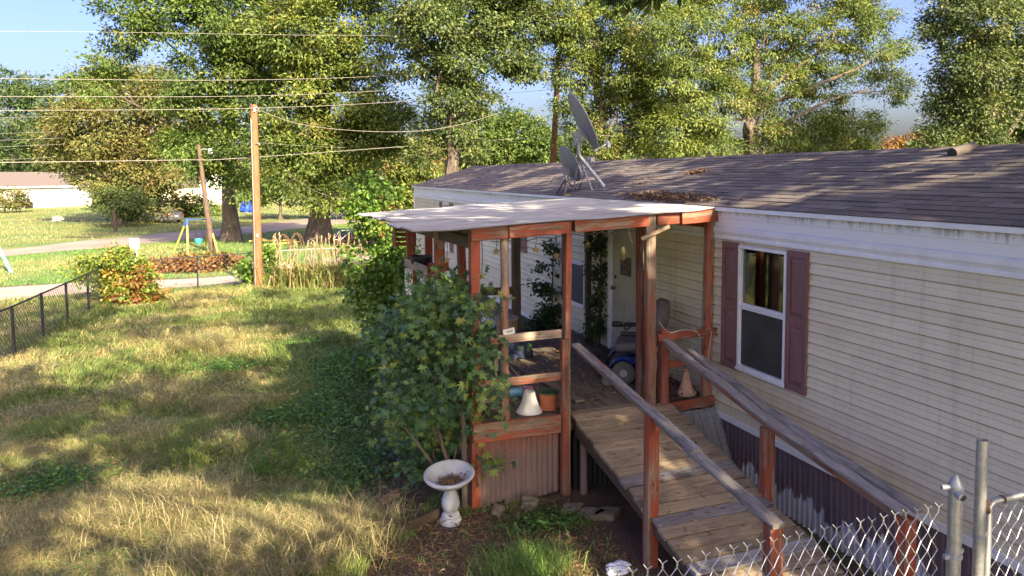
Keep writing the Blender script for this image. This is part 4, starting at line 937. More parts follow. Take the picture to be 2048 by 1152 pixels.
vine('brush_pile', 'heap of dry rust brown cut branches beyond the fence', [(-3.68,29.8,0.2,0.3),(-3.19,29.95,0.2,0.34),(-2.68,30.15,0.25,0.38),(-1.95,29.78,0.3,0.42),(-1.25,30.0,0.25,0.39),(-0.81,30.18,0.15,0.35)], 5200, .14, RUST, 165, [[(-3.9, 29.9, .05), (-3, 30, .4), (-2, 29.8, .6)], [(-2.5, 29.7, .1), (-1.2, 30, .6), (-.5, 30.1, .5)], [(-3.9, 30.2, .3), (-3.3, 30.1, .05)]], .22, 'brush pile')
vine('fence_weed', 'leafy green weed at the foot of the orange utility pole', [(-0.2,25.34,0.5,0.3),(0.51,25.47,0.6,0.3),(0.35,25.57,1.08,0.2),(.3,25.4,.3,.3)], 1800, .13, IVY, 166, [[(.3, 25.4, 0), (.3, 25.4, 1)]], .18, 'weeds')
vine('fern_weed', 'bright feathery dog fennel weed standing in the lawn left of the bird bath', [(0.15,8.93,0.36,0.16),(0.3,8.99,0.44,0.11),(0.01,9.04,0.18,0.16),(0.41,8.95,0.16,0.15),(0.21,9.0,0.08,0.21),(.32,8.95,.58,.06)], 2600, .055, [(.075, .16, .03, 4), (.12, .20, .04, 3)], 167, [[(.2, 9, 0), (.25, 9, .3), (.3, 8.97, .6)], [(.2, 9, 0), (.1, 8.95, .4)]], .09, 'weeds', 'leaf_soft', .16)
# ------------------------------------------------------------------ grass
def blades(P, h, w_, lean, cols, rng, dirb=None, bend=1.0):
    n = len(P); a = rng.random(n)*6.283
    if dirb is not None: a = np.where(rng.random(n) < .5, dirb+rng.normal(size=n)*.6, a)
    d = np.stack([np.cos(a), np.sin(a), np.zeros(n)], 1); fa = a+rng.normal(size=n)*.9
    s = np.stack([-np.sin(fa), np.cos(fa), np.zeros(n)], 1); h = h[:, None]; l = (lean[:, None])*h; w2 = w_[:, None]*.5
    co = np.empty((n, 5, 3)); base = np.column_stack([P, np.full(n, -.01)])
    co[:, 0] = base-s*w2; co[:, 1] = base+s*w2
    m_ = base+np.array([0, 0, 1])*h*.62+d*l*.35; co[:, 2] = m_-s*w2*.75; co[:, 3] = m_+s*w2*.75
    co[:, 4] = base+np.array([0, 0, 1])*h*(1-.35*np.minimum(lean, 1.4)[:, None]*bend)+d*l
    b = np.arange(n)[:, None]*5
    tri = np.concatenate([b+np.array([[0, 1, 3]]), b+np.array([[0, 3, 2]]), b+np.array([[2, 3, 4]])], 1).reshape(-1, 3)
    return co.reshape(-1, 3), tri, np.repeat(cols, 5, 0)
def inside(x, y):
    ok = ~((x > 2.15) & (x < 5.6) & (y > 7.3) & (y < 11.8)) & ~((x > 3.3) & (x < 5.3) & (y < 7.4)) & (x < 5.25)
    return ok
def bare(x, y):
    f = lambda cx, cy, rx, ry: ((x-cx)/rx)**2+((y-cy)/ry)**2
    n_ = vnoise(x, y, .35, 5)*.9
    return np.minimum(np.minimum(f(2.35, 6.45, 1.7, 1.0), f(1.55, 8.5, .75, 1.0)), f(3.0, 6.2, 1.6, .8))+n_ < 1.25
DRY = np.array([[.48, .41, .165], [.40, .345, .135], [.33, .27, .10], [.54, .47, .22]]); GRN = np.array([[.13, .20, .045], [.17, .235, .055], [.10, .16, .04], [.22, .25, .065]])
def lawn(name, label, n, y0, y1, hmul, wmul, seed, kx0=-.34, xr=5.2):
    rng = np.random.default_rng(seed); y = y0*(y1/y0)**rng.random(n*2); x = (kx0*y-1.8)+rng.random(n*2)*(xr-(kx0*y-1.8))
    k = inside(x, y) & ~(bare(x, y) & (rng.random(n*2) < .95)); k &= ~((y > 24.6+.11*(x+4)) & (x > -9)) ; x, y = x[k][:n], y[k][:n]; m_ = len(x)
    dry = vnoise(x, y, 1.5, 21)*.55+vnoise(x, y, .5, 22)*.45; dry = dry-.16*np.clip((x+.3)/1.2, -1, 1.6)-.02*(y > 19)
    dens = vnoise(x, y, .8, 23)
    isdry = rng.random(m_) < np.clip((dry-.51)*3.4, .06, .82)
    tall = np.clip(vnoise(x, y, .9, 24)*1.5-.35, .25, 1.3)
    h = (.10+.15*tall*(.5+rng.random(m_)))*hmul*np.where(isdry, 1.15, 1.0); h *= np.where(x > .9, .75, 1.0)
    c = np.where(isdry[:, None], DRY[rng.integers(4, size=m_)], GRN[rng.integers(4, size=m_)])*(1+.18*rng.normal(size=(m_, 1)))
    ln = np.where(isdry, .9+.9*rng.random(m_), .4+.7*rng.random(m_)); w_ = (.0045+.0035*rng.random(m_))*wmul*np.where(isdry, .8, 1.2)
    co, tri, cc = blades(np.column_stack([x, y]), h, w_, ln, np.clip(c, .01, .9), rng, vnoise(x, y, 1.1, 25)*6.28*1.5)
    tag(link(name, npmesh(name, co, tri, M['grass'], cc)), label, None, None, 'stuff')
lawn('lawn_grass', 'patchy dry and green grass of the near lawn', 150000, 5.6, 12.5, 1.0, 1.0, 170)
lawn('lawn_grass', 'rough grass strip nearest the viewpoint below the picture', 45000, 1.5, 5.8, 1.0, 1.2, 188, -.9, 3.3)
lawn('lawn_grass', 'sunlit patchy grass of the lawn up to the fence', 110000, 12.5, 26, 1.15, 1.9, 171)
def field(name, label, n, x0, x1, y0, y1, hm, seed, test, pal=GRN, dryp=.15, wd=.02):
    rng = np.random.default_rng(seed); x = x0+(x1-x0)*rng.random(n); y = y0+(y1-y0)*rng.random(n); k = test(x, y); x, y = x[k], y[k]; m_ = len(x)
    d_ = rng.random(m_) < np.clip((vnoise(x, y, 5, seed)-.45)*3+dryp, .02, .95)
    c = np.where(d_[:, None], DRY[rng.integers(4, size=m_)]*np.array([.8, .9, .8]), pal[rng.integers(len(pal), size=m_)])*(1+.15*rng.normal(size=(m_, 1)))
    co, tri, cc = blades(np.column_stack([x, y]), hm*(.5+rng.random(m_)), wd*(.7+.6*rng.random(m_)), .3+.8*rng.random(m_), np.clip(c, .01, .9), rng)
    tag(link(name, npmesh(name, co, tri, M['grass'], cc)), label, None, None, 'stuff')
FG = np.array([[.11, .26, .045], [.15, .29, .055], [.09, .21, .04]])
roadn = lambda x: np.interp(x, [-70, -11, -5.3, 0, 7, 16], [32, 38.6, 43.2, 48, 56, 68]); roadf = lambda x: np.interp(x, [-72, -12, -6, 0, 8.9, 15], [36, 42.5, 49.5, 56, 71, 82])
field('field_grass', 'bright green grass strip between gravel lane and dirt road', 60000, -17, 9, 28.1, 56, .11, 172, lambda x, y: (y < roadn(x)-.3) & (x > -.42*y-3), FG, -.1)
field('field_grass', 'yellowing grass before the white far house', 42000, -34, 12, 40, 98, .14, 173, lambda x, y: (y > roadf(x)+.4), GRN*np.array([1.35, 1.05, 1.0]), .2, .03)
field('verge_grass', 'grass verge between lawn fence and gravel lane', 9000, -12, 1.5, 23.4, 25.5, .14, 174, lambda x, y: y < np.interp(x, [-20, -7, -.5, 1.5], [25.2, 25.2, 26.0, 26.6]), GRN, .3, .012)

def tuft(name, label, cx, cy, rx, ry, n, h, w_, pal, seed, lean=.9, grp=None):
    rng = np.random.default_rng(seed); q = rng.normal(size=(n, 2))*.5; P = np.column_stack([cx+q[:, 0]*rx, cy+q[:, 1]*ry])
    pal = np.array(pal); c = np.clip(pal[rng.integers(len(pal), size=n)]*(1+.2*rng.normal(size=(n, 1))), .01, .9)
    co, tri, cc = blades(P, h*(.35+.65*rng.random(n)), w_*(.6+.8*rng.random(n)), lean*(.4+rng.random(n)), c, rng)
    return tag(link(name, npmesh(name, co, tri, M['grass'], cc)), label, None, grp, 'stuff')
STRAW = [(.46, .38, .20), (.38, .31, .16), (.30, .28, .12), (.16, .19, .06)]
G2 = [(.10, .20, .045), (.075, .16, .04), (.13, .22, .05)]
tuft('straw_grass', 'tall pale straw grass in the foreground lawn', .05, 7.05, .75, .55, 7000, .52, .006, STRAW, 180, 1.1)
tuft('straw_grass', 'pale straw grass tuft near the bare soil', .75, 7.3, .55, .45, 3200, .40, .006, STRAW, 181, 1.0)
tuft('straw_grass', 'dry bent grass along the bottom left of the lawn', -1.1, 8.6, 1.2, .7, 6000, .32, .006, STRAW, 182, 1.3)
tuft('green_grass_tuft', 'lush green grass tuft on the bare soil before the porch panel', 2.30, 6.02, .42, .32, 1500, .30, .007, [(.16, .28, .06), (.12, .23, .05), (.22, .30, .08)], 183, 1.0)
tuft('green_grass_tuft', 'green grass clump beside the straw grass', .45, 7.75, .4, .35, 1600, .36, .006, G2+STRAW[2:], 184, .9)
tuft('green_grass_tuft', 'small weeds below the porch panel', 2.85, 6.95, .45, .18, 700, .12, .008, [(.07, .14, .035), (.05, .10, .03)], 185, 1.2)
for k, (cx, cy) in enumerate([(-3.2, 12.6), (-2.2, 13.2), (-.6, 12.2), (-1.2, 17.0), (-3.9, 15.4), (-2.9, 17.8), (.2, 17.6), (-1.7, 11.2), (-.4, 10.4)]):
    tuft('bent_grass', ['dry tussock near the black fence', 'dry tussock in mid lawn', 'pale tussock in the sunlit lawn band'][k % 3], cx, cy, .55, .4, 1500, .30, .008, STRAW+G2[:1], 190+k, 1.3)
# clover and broadleaf ground cover
def cover(name, label, cx, cy, rx, ry, n, L, pal, seed, h=.07, poly=None):
    rng = np.random.default_rng(seed); q = rng.normal(size=(n, 2))*.5; x = cx+q[:, 0]*rx; y = cy+q[:, 1]*ry; z = h*(.3+rng.random(n))
    k = inside(x, y); x, y, z = x[k], y[k], z[k]; m_ = len(x)
    p = np.column_stack([x, y, z]); d = unit(np.column_stack([rng.normal(size=m_), rng.normal(size=m_), .35*rng.random(m_)]))
    tag(link(name, leaf_mesh(name, p, d, L, L*.6, pick(pal, m_, rng), M['leaf_soft'], rng)), label, None, None, 'stuff')
CL = [(.055, .13, .025, 3), (.085, .18, .035, 3), (.12, .22, .04, 1)]
cover('clover_patch', 'patch of bright clover in the foreground lawn', -1.15, 7.45, .75, .38, 6500, .035, CL, 200, .06)
cover('ground_cover', 'dark green weeds along the foot of the porch', 1.15, 11.2, .75, 2.3, 9000, .055, [(.09, .19, .045, 4), (.13, .24, .055, 2), (.06, .13, .04, 2)], 201, .08)
cover('ground_cover', 'low weeds below the climbing creeper', 1.6, 13.8, 1.0, 1.2, 4500, .06, [(.09, .19, .04, 4), (.13, .24, .05, 2)], 202, .12)
cover('ground_cover', 'low creeping weeds left of the bird bath', 1.0, 8.9, .55, .6, 3000, .05, [(.07, .15, .04, 4), (.11, .20, .05, 2)], 203, .12)
cover('ground_cover', 'lush weeds behind the porch beside the house wall', 4.4, 13.2, 1.2, .9, 4500, .09, [(.05, .12, .028, 4), (.07, .15, .03, 2)], 204, .5)
cover('ground_cover', 'small green weeds on the soil beside the ramp', 2.9, 6.75, .6, .22, 700, .045, CL, 205, .07)
# litter
def litter(name, label, cx, cy, rx, ry, n, L, pal, seed, z0=.008, zs=.02, parent=None, test=None, wr=.3):
    rng = np.random.default_rng(seed); x = cx+(rng.random(n)-.5)*2*rx; y = cy+(rng.random(n)-.5)*2*ry
    p = np.column_stack([x, y, z0+zs*rng.random(n)**2]); d = unit(np.column_stack([rng.normal(size=(n, 2)), .25*rng.normal(size=n)]))
    if test is not None: k = test(x, y); p, d = p[k], d[k]
    return tag(link(name, leaf_mesh(name, p, d, L, L*wr, pick(pal, len(p), rng), M['litter'], rng), parent), label, None, None, 'stuff')
LP = [(.20, .115, .06, 3), (.28, .17, .09, 3), (.12, .07, .04, 2), (.36, .24, .13, 1)]
litter('leaf_litter', 'brown leaf and needle litter on the soil before the porch', 2.2, 6.6, 1.9, 1.3, 4200, .045, LP, 210, .01, .02, None, lambda x, y: inside(x, y) & bare(x, y))
litter('needle_litter', 'dry needles scattered on the soil', 2.2, 6.5, 1.8, 1.2, 5000, .10, [(.30, .19, .10, 1), (.22, .13, .07, 1)], 211, .01, .025, None, lambda x, y: inside(x, y) & bare(x, y), .06)
tuft('seed_stalks', 'few tall bleached seed stalks rising above the foreground straw grass', .35, 7.0, 1.1, .45, 90, .78, .007, STRAW[:2], 186, .45)
tuft('seed_stalks', 'tall bleached seed stalks along the bottom left of the lawn', -1.2, 8.0, 1.6, .9, 110, .62, .007, STRAW[:2], 187, .5)

litter('fallen_leaves', 'scattered fallen brown leaves on the lawn', -1.2, 12.0, 4.2, 6.5, 2600, .06, LP, 212, .05, .08, None, lambda x, y: inside(x, y) & (x > -.34*y-1.5))
for k, (cx, cy, lb) in enumerate([(-2.4, 9.6, 'low broadleaf weed patch in the left lawn'), (.4, 11.0, 'low broadleaf weed patch in mid lawn'), (-.6, 14.2, 'weed patch in the sunlit lawn band'), (.9, 15.6, 'weed patch before the creeper column')]):
    cover('weed_patch', lb, cx, cy, .6, .45, 1500, .05, CL, 213+k, .14)
# ------------------------------------------------------------------ satellite dishes on the roof
def to_n(n): return Vector(n).normalized().to_track_quat('Z', 'Y').to_matrix()
def dish_part(name, c, n, r, depth, m, parent):
    prof = [(0.001, 0)]+[(r*t, depth*t*t) for t in (.2, .4, .6, .8, .94, 1.0)]; th = .014
    prof = prof+[(r*1.012, depth+.002), (r*1.012, depth-.016)]+[(r*t, depth*t*t-th) for t in (.94, .8, .6, .4, .2)]+[(.001, -th)]
    b = MB(); b.lathe(prof, c, 40, 1.0, 1.06, to_n(n)); return b.build(name, m, parent, True)
d1 = thing('satellite_dish', 'large grey satellite dish on a tripod mast at the roof edge', 'satellite dish', (5.5, 11.5, 3.37))
N1 = Vector((.87, -.21, .46)); C1 = Vector((5.42, 11.5, 4.59))
dish_part('reflector', C1, N1, .50, .085, M['dish_grey'], d1)
b = MB(); b.tube([(5.80, 11.27, 3.47), (5.42, 11.5, 4.02)], .036, 12); b.tube([(5.42, 11.5, 4.0), (5.40, 11.5, 4.32)], .038, 12); b.build('mast', M['dish_light'], d1, True)
for p1 in ((5.62, 11.36, 3.40), (5.50, 11.92, 3.37)):
    b = MB(); b.tube([(5.43, 11.5, 3.98), p1], .014, 8); b.box((p1[0], p1[1], p1[2]+.006), (.07, .05, .008)); b.build('brace', M['dish_light'], d1, True)
b = MB(); b.box((5.81, 11.27, 3.462), (.16, .11, .012), rot=Matrix.Rotation(-ang, 3, 'Y')); b.box((5.80, 11.30, 3.49), (.05, .012, .06)); b.build('foot_plate', M['dish_light'], d1)
b = MB(); b.box((5.425, 11.5, 4.40), (.10, .15, .20), rot=to_n(N1)); b.box((5.40, 11.5, 4.27), (.10, .11, .14)); b.box((5.46, 11.42, 4.30), (.13, .02, .12), rot=to_n(N1)); b.build('bracket', M['dish_light'], d1)
b = MB(); b.tube([(5.49, 11.5, 4.30), (5.72, 11.5, 4.10), (5.98, 11.5, 4.24)], .014, 8); b.build('feed_arm', M['dish_light'], d1, True)
b = MB(); b.lathe([(0, -.06), (.03, -.06), (.035, 0), (.045, .02), (0, .03)], (5.97, 11.5, 4.26), 12, rot=to_n((-.9, 0, .4))); b.box((5.99, 11.5, 4.20), (.06, .11, .06)); b.build('feed_horn', M['dish_light'], d1, True)
b = MB(); b.tube([(5.40, 11.46, 4.33), (5.33, 11.42, 4.15), (5.40, 11.47, 4.0), (5.50, 11.42, 3.7), (5.46, 11.6, 3.40)], .006, 5); b.build('cable', M['black'], d1, True)
d2 = thing('satellite_dish', 'smaller grey satellite dish low on the roof left of the large one', 'satellite dish', (5.42, 12.0, 3.36))
N2 = Vector((.89, .0, .44)); dish_part('reflector', Vector((5.43, 12.0, 3.86)), N2, .335, .06, M['dish_grey'], d2)
b = MB(); b.tube([(5.38, 12.0, 3.36), (5.38, 12.0, 3.62), (5.43, 12.0, 3.76)], .022, 10); b.build('mast', M['dish_light'], d2, True)
b = MB()
for (a, c) in ((5.28, 12.2), (5.28, 11.8), (5.60, 12.0)): b.tube([(5.38, 12.0, 3.60), (a, c, 3.31+(a-5.28)*.30)], .014, 6)
b.box((5.40, 12.0, 3.356), (.34, .42, .010), rot=Matrix.Rotation(-ang, 3, 'Y')); b.build('base_frame', M['dark_wood'], d2)
b = MB(); b.box((5.41, 12.0, 3.74), (.07, .12, .12), rot=to_n(N2)); b.tube([(5.36, 12.03, 3.66), (5.2, 12.12, 3.63), (5.16, 12.2, 3.52)], .010, 5); b.tube([(5.36, 11.97, 3.68), (5.22, 11.85, 3.52)], .008, 5); b.build('bracket', M['dish_grey'], d2)
b = MB(); b.tube([(5.44, 12.0, 3.58), (5.62, 12.0, 3.62), (5.86, 12.0, 3.92)], .013, 8); b.build('feed_arm', M['dish_light'], d2, True)
b = MB(); b.lathe([(0, -.05), (.035, -.05), (.04, .0), (.05, .05), (0, .06)], (5.87, 12.0, 3.96), 12, rot=to_n((-.85, 0, .2))); b.box((5.90, 12.0, 3.96), (.09, .14, .08)); b.build('feed_horn', M['dish_light'], d2, True)
litter('roof_litter', 'strip of dead leaves and twigs along the roof edge above the porch', 0, 0, 1, 1, 10, .05, LP, 1)
def roof_litter(name, label, cx, cy, rx, ry, n, seed, L=.07):
    rng = np.random.default_rng(seed); x = cx+rng.normal(size=n)*rx*.5; y = cy+rng.normal(size=n)*ry*.5; x = np.maximum(x, EX+.01)
    z = EZ+(x-EX)*(RZ-EZ)/(RX-EX)+.012+.03*rng.random(n)**2
    d = unit(np.column_stack([rng.normal(size=(n, 2)), .25*rng.normal(size=n)]))
    tag(link(name, leaf_mesh(name, np.column_stack([x, y, z]), d, L, L*.28, pick(LP+[(.08, .055, .04, 3)], n, rng), M['litter'], rng)), label, None, None, 'stuff')
bpy.data.objects.remove(bpy.data.objects['roof_litter'])
roof_litter('roof_litter', 'strip of dead leaves and twigs along the roof edge above the porch', 5.42, 8.7, .16, 1.1, 1600, 301)
roof_litter('roof_litter', 'small clump of dead twigs halfway up the roof', 6.60, 9.65, .12, .22, 220, 302)
roof_litter('roof_litter', 'few dead leaves caught on the shingles near the dish foot', 6.0, 10.4, .25, .5, 60, 303)

# ------------------------------------------------------------------ bird bath
bb = thing('bird_bath', 'pale concrete bird bath with dead leaves in its tilted bowl', 'bird bath', (1.90, 7.2, 0))
tilt = Matrix.Rotation(R(7), 3, 'X') @ Matrix.Rotation(R(-5), 3, 'Y')
b = MB(); b.lathe([(.001, -.115), (.07, -.11), (.13, -.085), (.21, -.035), (.262, .012), (.272, .030), (.268, .044), (.250, .050), (.226, .040), (.205, .016), (.15, -.022), (.08, -.045), (.001, -.05)], (1.89, 7.2, .50), 48, rot=tilt); b.build('bowl', M['concrete'], bb, True)
b = MB(); b.lathe([(.060, .40), (.066, .385), (.058, .36), (.070, .32), (.092, .26), (.098, .21), (.088, .165), (.064, .135), (.058, .125), (.001, .124)], (1.90, 7.2, 0), 28); b.build('pedestal', M['concrete'], bb, True)
b = MB(); b.lathe([(.058, .126), (.078, .118), (.092, .100), (.098, .085), (.090, .072), (.104, .062), (.116, .045), (.118, .0), (.001, 0)], (1.90, 7.2, 0), 28); b.build('base', M['concrete'], bb, True)
rng = np.random.default_rng(310); n = 260; a = rng.random(n)*6.28; r_ = .125*np.sqrt(rng.random(n)); px_ = r_*np.cos(a)*1.15+.015; py_ = r_*np.sin(a)*.8-.035
P_ = np.array([list(tilt @ Vector((x_, y_, -.040+.018*random.random()+.7*(x_*x_+y_*y_)))) for x_, y_ in zip(px_, py_)])+np.array([1.89, 7.2, .50])
tag(link('bowl_litter', leaf_mesh('bowl_litter', P_, unit(rng.normal(size=(n, 3))*np.array([1, 1, .35])), .045, .016, pick(LP, n, rng), M['litter'], rng)), 'dead leaves lying in the bird bath bowl', None, None, 'stuff')
# pavers and stones
def stone(name, label, cat, c, s, seed, m='paver', grp=None):
    me = bpy.data.meshes.new(name); import bmesh
    bm = bmesh.new(); bmesh.ops.create_icosphere(bm, subdivisions=2, radius=1.0); rr = random.Random(seed)
    for v in bm.verts:
        k = 1+rr.gauss(0, .10); v.co = Vector((max(-.75, min(.75, v.co.x))*k*s[0], max(-.75, min(.75, v.co.y))*k*s[1], max(-.6, min(.6, v.co.z))*k*s[2]))
    bm.to_mesh(me); bm.free(); me.materials.append(M[m]); o = link(name, me, None, c); o.rotation_euler = (0, 0, rr.random()*3); return tag(o, label, cat, grp)
for k, (x, y, rz_) in enumerate([(3.19, 6.93, .3), (3.34, 6.78, -.25), (3.52, 6.72, .1)]):
    b = MB(); pts = []
    for q in range(20): a = q/20*6.283; r_ = .125+.022*math.cos(4*a); pts.append((r_*math.cos(a)*1.15, r_*math.sin(a)*.75))
    b.prism(pts, 0, .075, 'xy'); o = b.build('paver', M['paver'], None, False, (0, 0, 0)); o.location = (x, y, 0); o.rotation_euler = (0, 0, rz_)
    tag(o, ['scalloped brown paver nearest the porch panel', 'middle scalloped brown paver in the row by the ramp', 'scalloped brown paver closest under the ramp'][k], 'paver', 'scalloped pavers by the ramp')
stone('stone', 'rounded pale stone below the porch panel corner', 'stone', (2.44, 7.22, .03), (.13, .09, .06), 5)
stone('stone', 'squarish brown stone at the foot of the porch panel', 'stone', (2.80, 7.2, .05), (.13, .10, .12), 6)
stone('stone', 'white rock beside the dried lily stalks', 'stone', (.95, 26.3, .35), (.40, .35, .40), 7, 'sign')
# junk under the sapling: a broken tray and tangled foil
jt = thing('broken_tray', 'broken dark wooden tray on the ground left of the bird bath', 'tray', (1.45, 7.6, 0))
for (a, c) in (((1.20, 7.45, .08), (1.42, 7.12, .05)), ((1.42, 7.14, .06), (1.80, 7.3, .08)), ((1.20, 7.5, .20), (1.42, 7.55, .26))): beam('slat', a, c, .022, .10, 'dark_wood', parent=jt)
b = MB(); b.b3(1.25, 1.7, 7.28, 7.6, .02, .03); b.build('base', M['dark_wood'], jt)

# ------------------------------------------------------------------ things on the porch
def bag(name, label, cat, c, s, m, seed):
    me = bpy.data.meshes.new(name); import bmesh
    bm = bmesh.new(); bmesh.ops.create_icosphere(bm, subdivisions=3, radius=1.0); rr = random.Random(seed)
    ph = [Vector((rr.gauss(0, 5), rr.gauss(0, 5), rr.gauss(0, 5))) for _ in range(5)]
    for v in bm.verts:
        k = 1+sum(.09*math.sin(v.co.dot(q)+i) for i, q in enumerate(ph))+rr.gauss(0, .05); v.co = Vector((v.co.x*k*s[0], v.co.y*k*s[1], max(-.55, v.co.z)*k*s[2]))
    bm.to_mesh(me); bm.free(); me.materials.append(M[m]); return tag(link(name, me, None, c), label, cat)
sh = thing('lamp_shade', 'off white bell shaped lamp shade standing on the porch boards', 'lamp shade', (2.98, 7.66, DZ))
b = MB(); nseg = 48; prof_ = [(.155, 0), (.150, .006), (.118, .06), (.092, .12), (.074, .18), (.064, .235), (.063, .243), (.058, .236), (.070, .178), (.088, .118), (.114, .058), (.148, .003)]
vs = []
for (r_, z_) in prof_:
    for j in range(nseg):
        a = 2*math.pi*j/nseg; k = 1+.018*abs(math.cos(4*a))-.012; vs.append((2.98+r_*k*math.cos(a), 7.66+r_*k*math.sin(a), DZ+.002+z_))
fs = [(i*nseg+j, i*nseg+(j+1) % nseg, (i+1)*nseg+(j+1) % nseg, (i+1)*nseg+j) for i in range(len(prof_)-1) for j in range(nseg)]
b.add(vs, fs); b.build('fabric_shade', M['shade_cloth'], sh, True)
b = MB()
for j in range(8): a = j*math.pi/4; b.tube([(2.98+r_*1.0*math.cos(a), 7.66+r_*1.0*math.sin(a), DZ+.002+z_) for r_, z_ in [(.158, .002), (.121, .06), (.095, .12), (.077, .18), (.067, .235)]], .0022, 5)
b.tube([(2.98-.06, 7.66, DZ+.235), (2.98+.06, 7.66, DZ+.235)], .003, 5); b.build('ribbing', M['white'], sh, True)
pt = thing('flower_pot', 'terracotta bucket pot with dark green lid behind the short front post', 'flower pot', (3.23, 7.68, DZ))
b = MB(); b.lathe([(.001, 0), (.098, 0), (.112, .012), (.112, .035), (.103, .037), (.106, .10), (.116, .19), (.118, .20), (.112, .20), (.001, .195)], (3.23, 7.68, DZ), 32); b.build('pot_body', M['terracotta'], pt, True)
b = MB(); b.lathe([(.001, .225), (.10, .222), (.122, .212), (.124, .195), (.118, .193)], (3.23, 7.68, DZ), 32); b.build('lid', M['pot_green'], pt, True)
cn = thing('tin_can', 'light blue tin can lying behind the lamp shade', 'can', (3.02, 8.25, DZ))
b = MB(); b.tube([(2.96, 8.25, DZ+.06), (3.10, 8.20, DZ+.06)], .06, 18); b.build('can_body', M['blue_can'], cn, True)
b = MB(); b.lathe([(.045, 0), (.061, 0), (.061, .008), (.045, .008)], (2.957, 8.251, DZ+.06), 18, rot=to_n((-.94, .33, 0))); b.build('rim', M['dish_light'], cn)
b = MB(); b.lathe([(.001, 0), (.045, 0), (.058, .12), (.052, .12), (.04, .01), (.001, .01)], (3.18, 8.2, DZ), 18); tag(b.build('plastic_cup', M['pink'], base=(3.18, 8.2, DZ)), 'pink plastic cup peeking out behind the lamp shade', 'cup')
b = MB(); b.tube([(3.42, 9.6, DZ+.02), (3.30, 8.75, DZ+.05)], .014, 8); tag(b.build('broom_stick', M['tan_wood'], base=(3.36, 9.2, DZ)), 'bare wooden stick lying on the deck boards behind the railing', 'stick')
bag('cloth_bag', 'navy blue cloth bundle on the deck beyond the railing', 'bundle', (3.75, 10.1, DZ+.12), (.24, .20, .20), 'navy', 2)
bag('plastic_bag', 'crumpled white plastic bag by the round post foot', 'plastic bag', (2.42, 8.0, DZ+.07), (.11, .09, .10), 'plastic_bag', 3)
bag('paper_scrap', 'crumpled white paper left of the navy bundle', 'paper', (3.42, 10.1, DZ+.06), (.10, .08, .08), 'plastic_bag', 5)
bag('clear_wrap', 'shiny clear plastic wrap lying on the soil by the ramp', 'plastic wrap', (3.12, 5.74, .03), (.13, .09, .05), 'plastic_bag', 8)
bd = thing('leaning_boards', 'grey boards and orange panel leaning together inside the left railing', 'boards', (2.45, 8.4, DZ))
beam('board', (2.42, 8.45, DZ), (2.34, 8.75, 1.75), .17, .02, 'grey_wood', (0, -1, .3), parent=bd); beam('board', (2.58, 8.5, DZ), (2.46, 8.7, 1.55), .10, .02, 'grey_wood', (0, -1, .3), parent=bd); beam('board', (2.30, 8.3, DZ), (2.28, 8.5, 1.42), .12, .02, 'red_full', (0, -1, .3), parent=bd)
bk = thing('storage_tub', 'round tan storage tub with pale lid at the back of the deck', 'tub', (3.95, 11.2, DZ))
b = MB(); b.lathe([(.001, 0), (.16, 0), (.19, .36), (.001, .36)], (3.95, 11.2, DZ), 24); b.build('tub_body', M['tan_wood'], bk, True); b = MB(); b.lathe([(.001, .40), (.19, .39), (.205, .37), (.205, .355)], (3.95, 11.2, DZ), 24); b.build('lid', M['curtain_pale'], bk, True)
# small lettered sign standing on the top rail
sg = thing('rail_sign', 'small white wooden sign propped on the top front rail', 'sign', (2.62, FY-.05, 1.93))
b = MB(); b.box((2.625, FY-.05, 1.965), (.135, .018, .062), rot=Matrix.Rotation(R(-8), 3, 'Y')); b.build('sign_board', M['white'], sg)
b = MB(); rr = random.Random(3)
for k in range(9): b.box((2.60+k*.0085, FY-.0605, 1.963+k*.0012), (.0045, .002, rr.uniform(.012, .022)))
b.build('worn_lettering', M['black'], sg)
# string of lights with stars under the beam
cdm = MB()
for x0, x1 in ((2.45, 3.33), (3.42, 4.37)):
    cdm.tube([(x0+(x1-x0)*i/12, FY+.02, zt(x0+(x1-x0)*i/12)-.165-.03*math.sin(i/12*math.pi*3)**2) for i in range(13)], .005, 5)
tag(cdm.build('light_string', M['string']), 'dark string of fairy lights under the front porch beam', 'light string')
def star(label, x, y, z, drop):
    r_ = thing('hanging_star', label, 'ornament', (x, y, z), 'straw stars hanging under the porch roof')
    b = MB(); b.tube([(x, y, z+drop), (x+.008, y, z+drop*.5), (x, y, z+.05)], .0045, 5); b.build('cord', M['string'], r_)
    b = MB(); pts = []
    for k in range(10): a = k*math.pi/5+math.pi/2; q = .055 if k % 2 == 0 else .024; pts.append((x+q*math.cos(a), z+q*math.sin(a)))
    b.prism(pts, y-.008, y+.008); b.build('star', M['star'], r_)
for L_, x, y, z, dr in (('star hanging left of the thick corner post', 2.33, 8.9, 2.60, .28), ('star hanging between corner post and round post', 2.58, 8.2, 2.48, .42), ('short hung star left of the round post', 2.90, 8.6, 2.72, .20),
                        ('straw star seen before the small shuttered window', 3.44, 8.6, 2.72, .26), ('star hanging before the creeper on the house wall', 3.9, 9.0, 2.58, .34), ('straw star hanging right of the thin front post', 4.38, 9.0, 2.72, .24)): star(L_, x, y, z, dr)
pd = MB(); pd.prism([(2.16, 3.0), (2.29, 3.0), (2.30, 2.86), (2.28, 2.79), (2.255, 2.75), (2.23, 2.74), (2.20, 2.77), (2.165, 2.85)], 8.82, 8.84); tag(pd.build('wooden_paddle', M['tan_wood'], base=(2.22, 8.83, 2.75)), 'tan wooden paddle board hanging on the left porch post', 'paddle')
cr = thing('red_crate', 'red slatted crate hung at the far left porch corner', 'crate', (2.2, 11.1, 2.58))
for k in range(4): beam('slat', (2.05, 11.06, 2.62+k*.075), (2.38, 11.06, 2.61+k*.075), .02, .055, 'red', parent=cr)
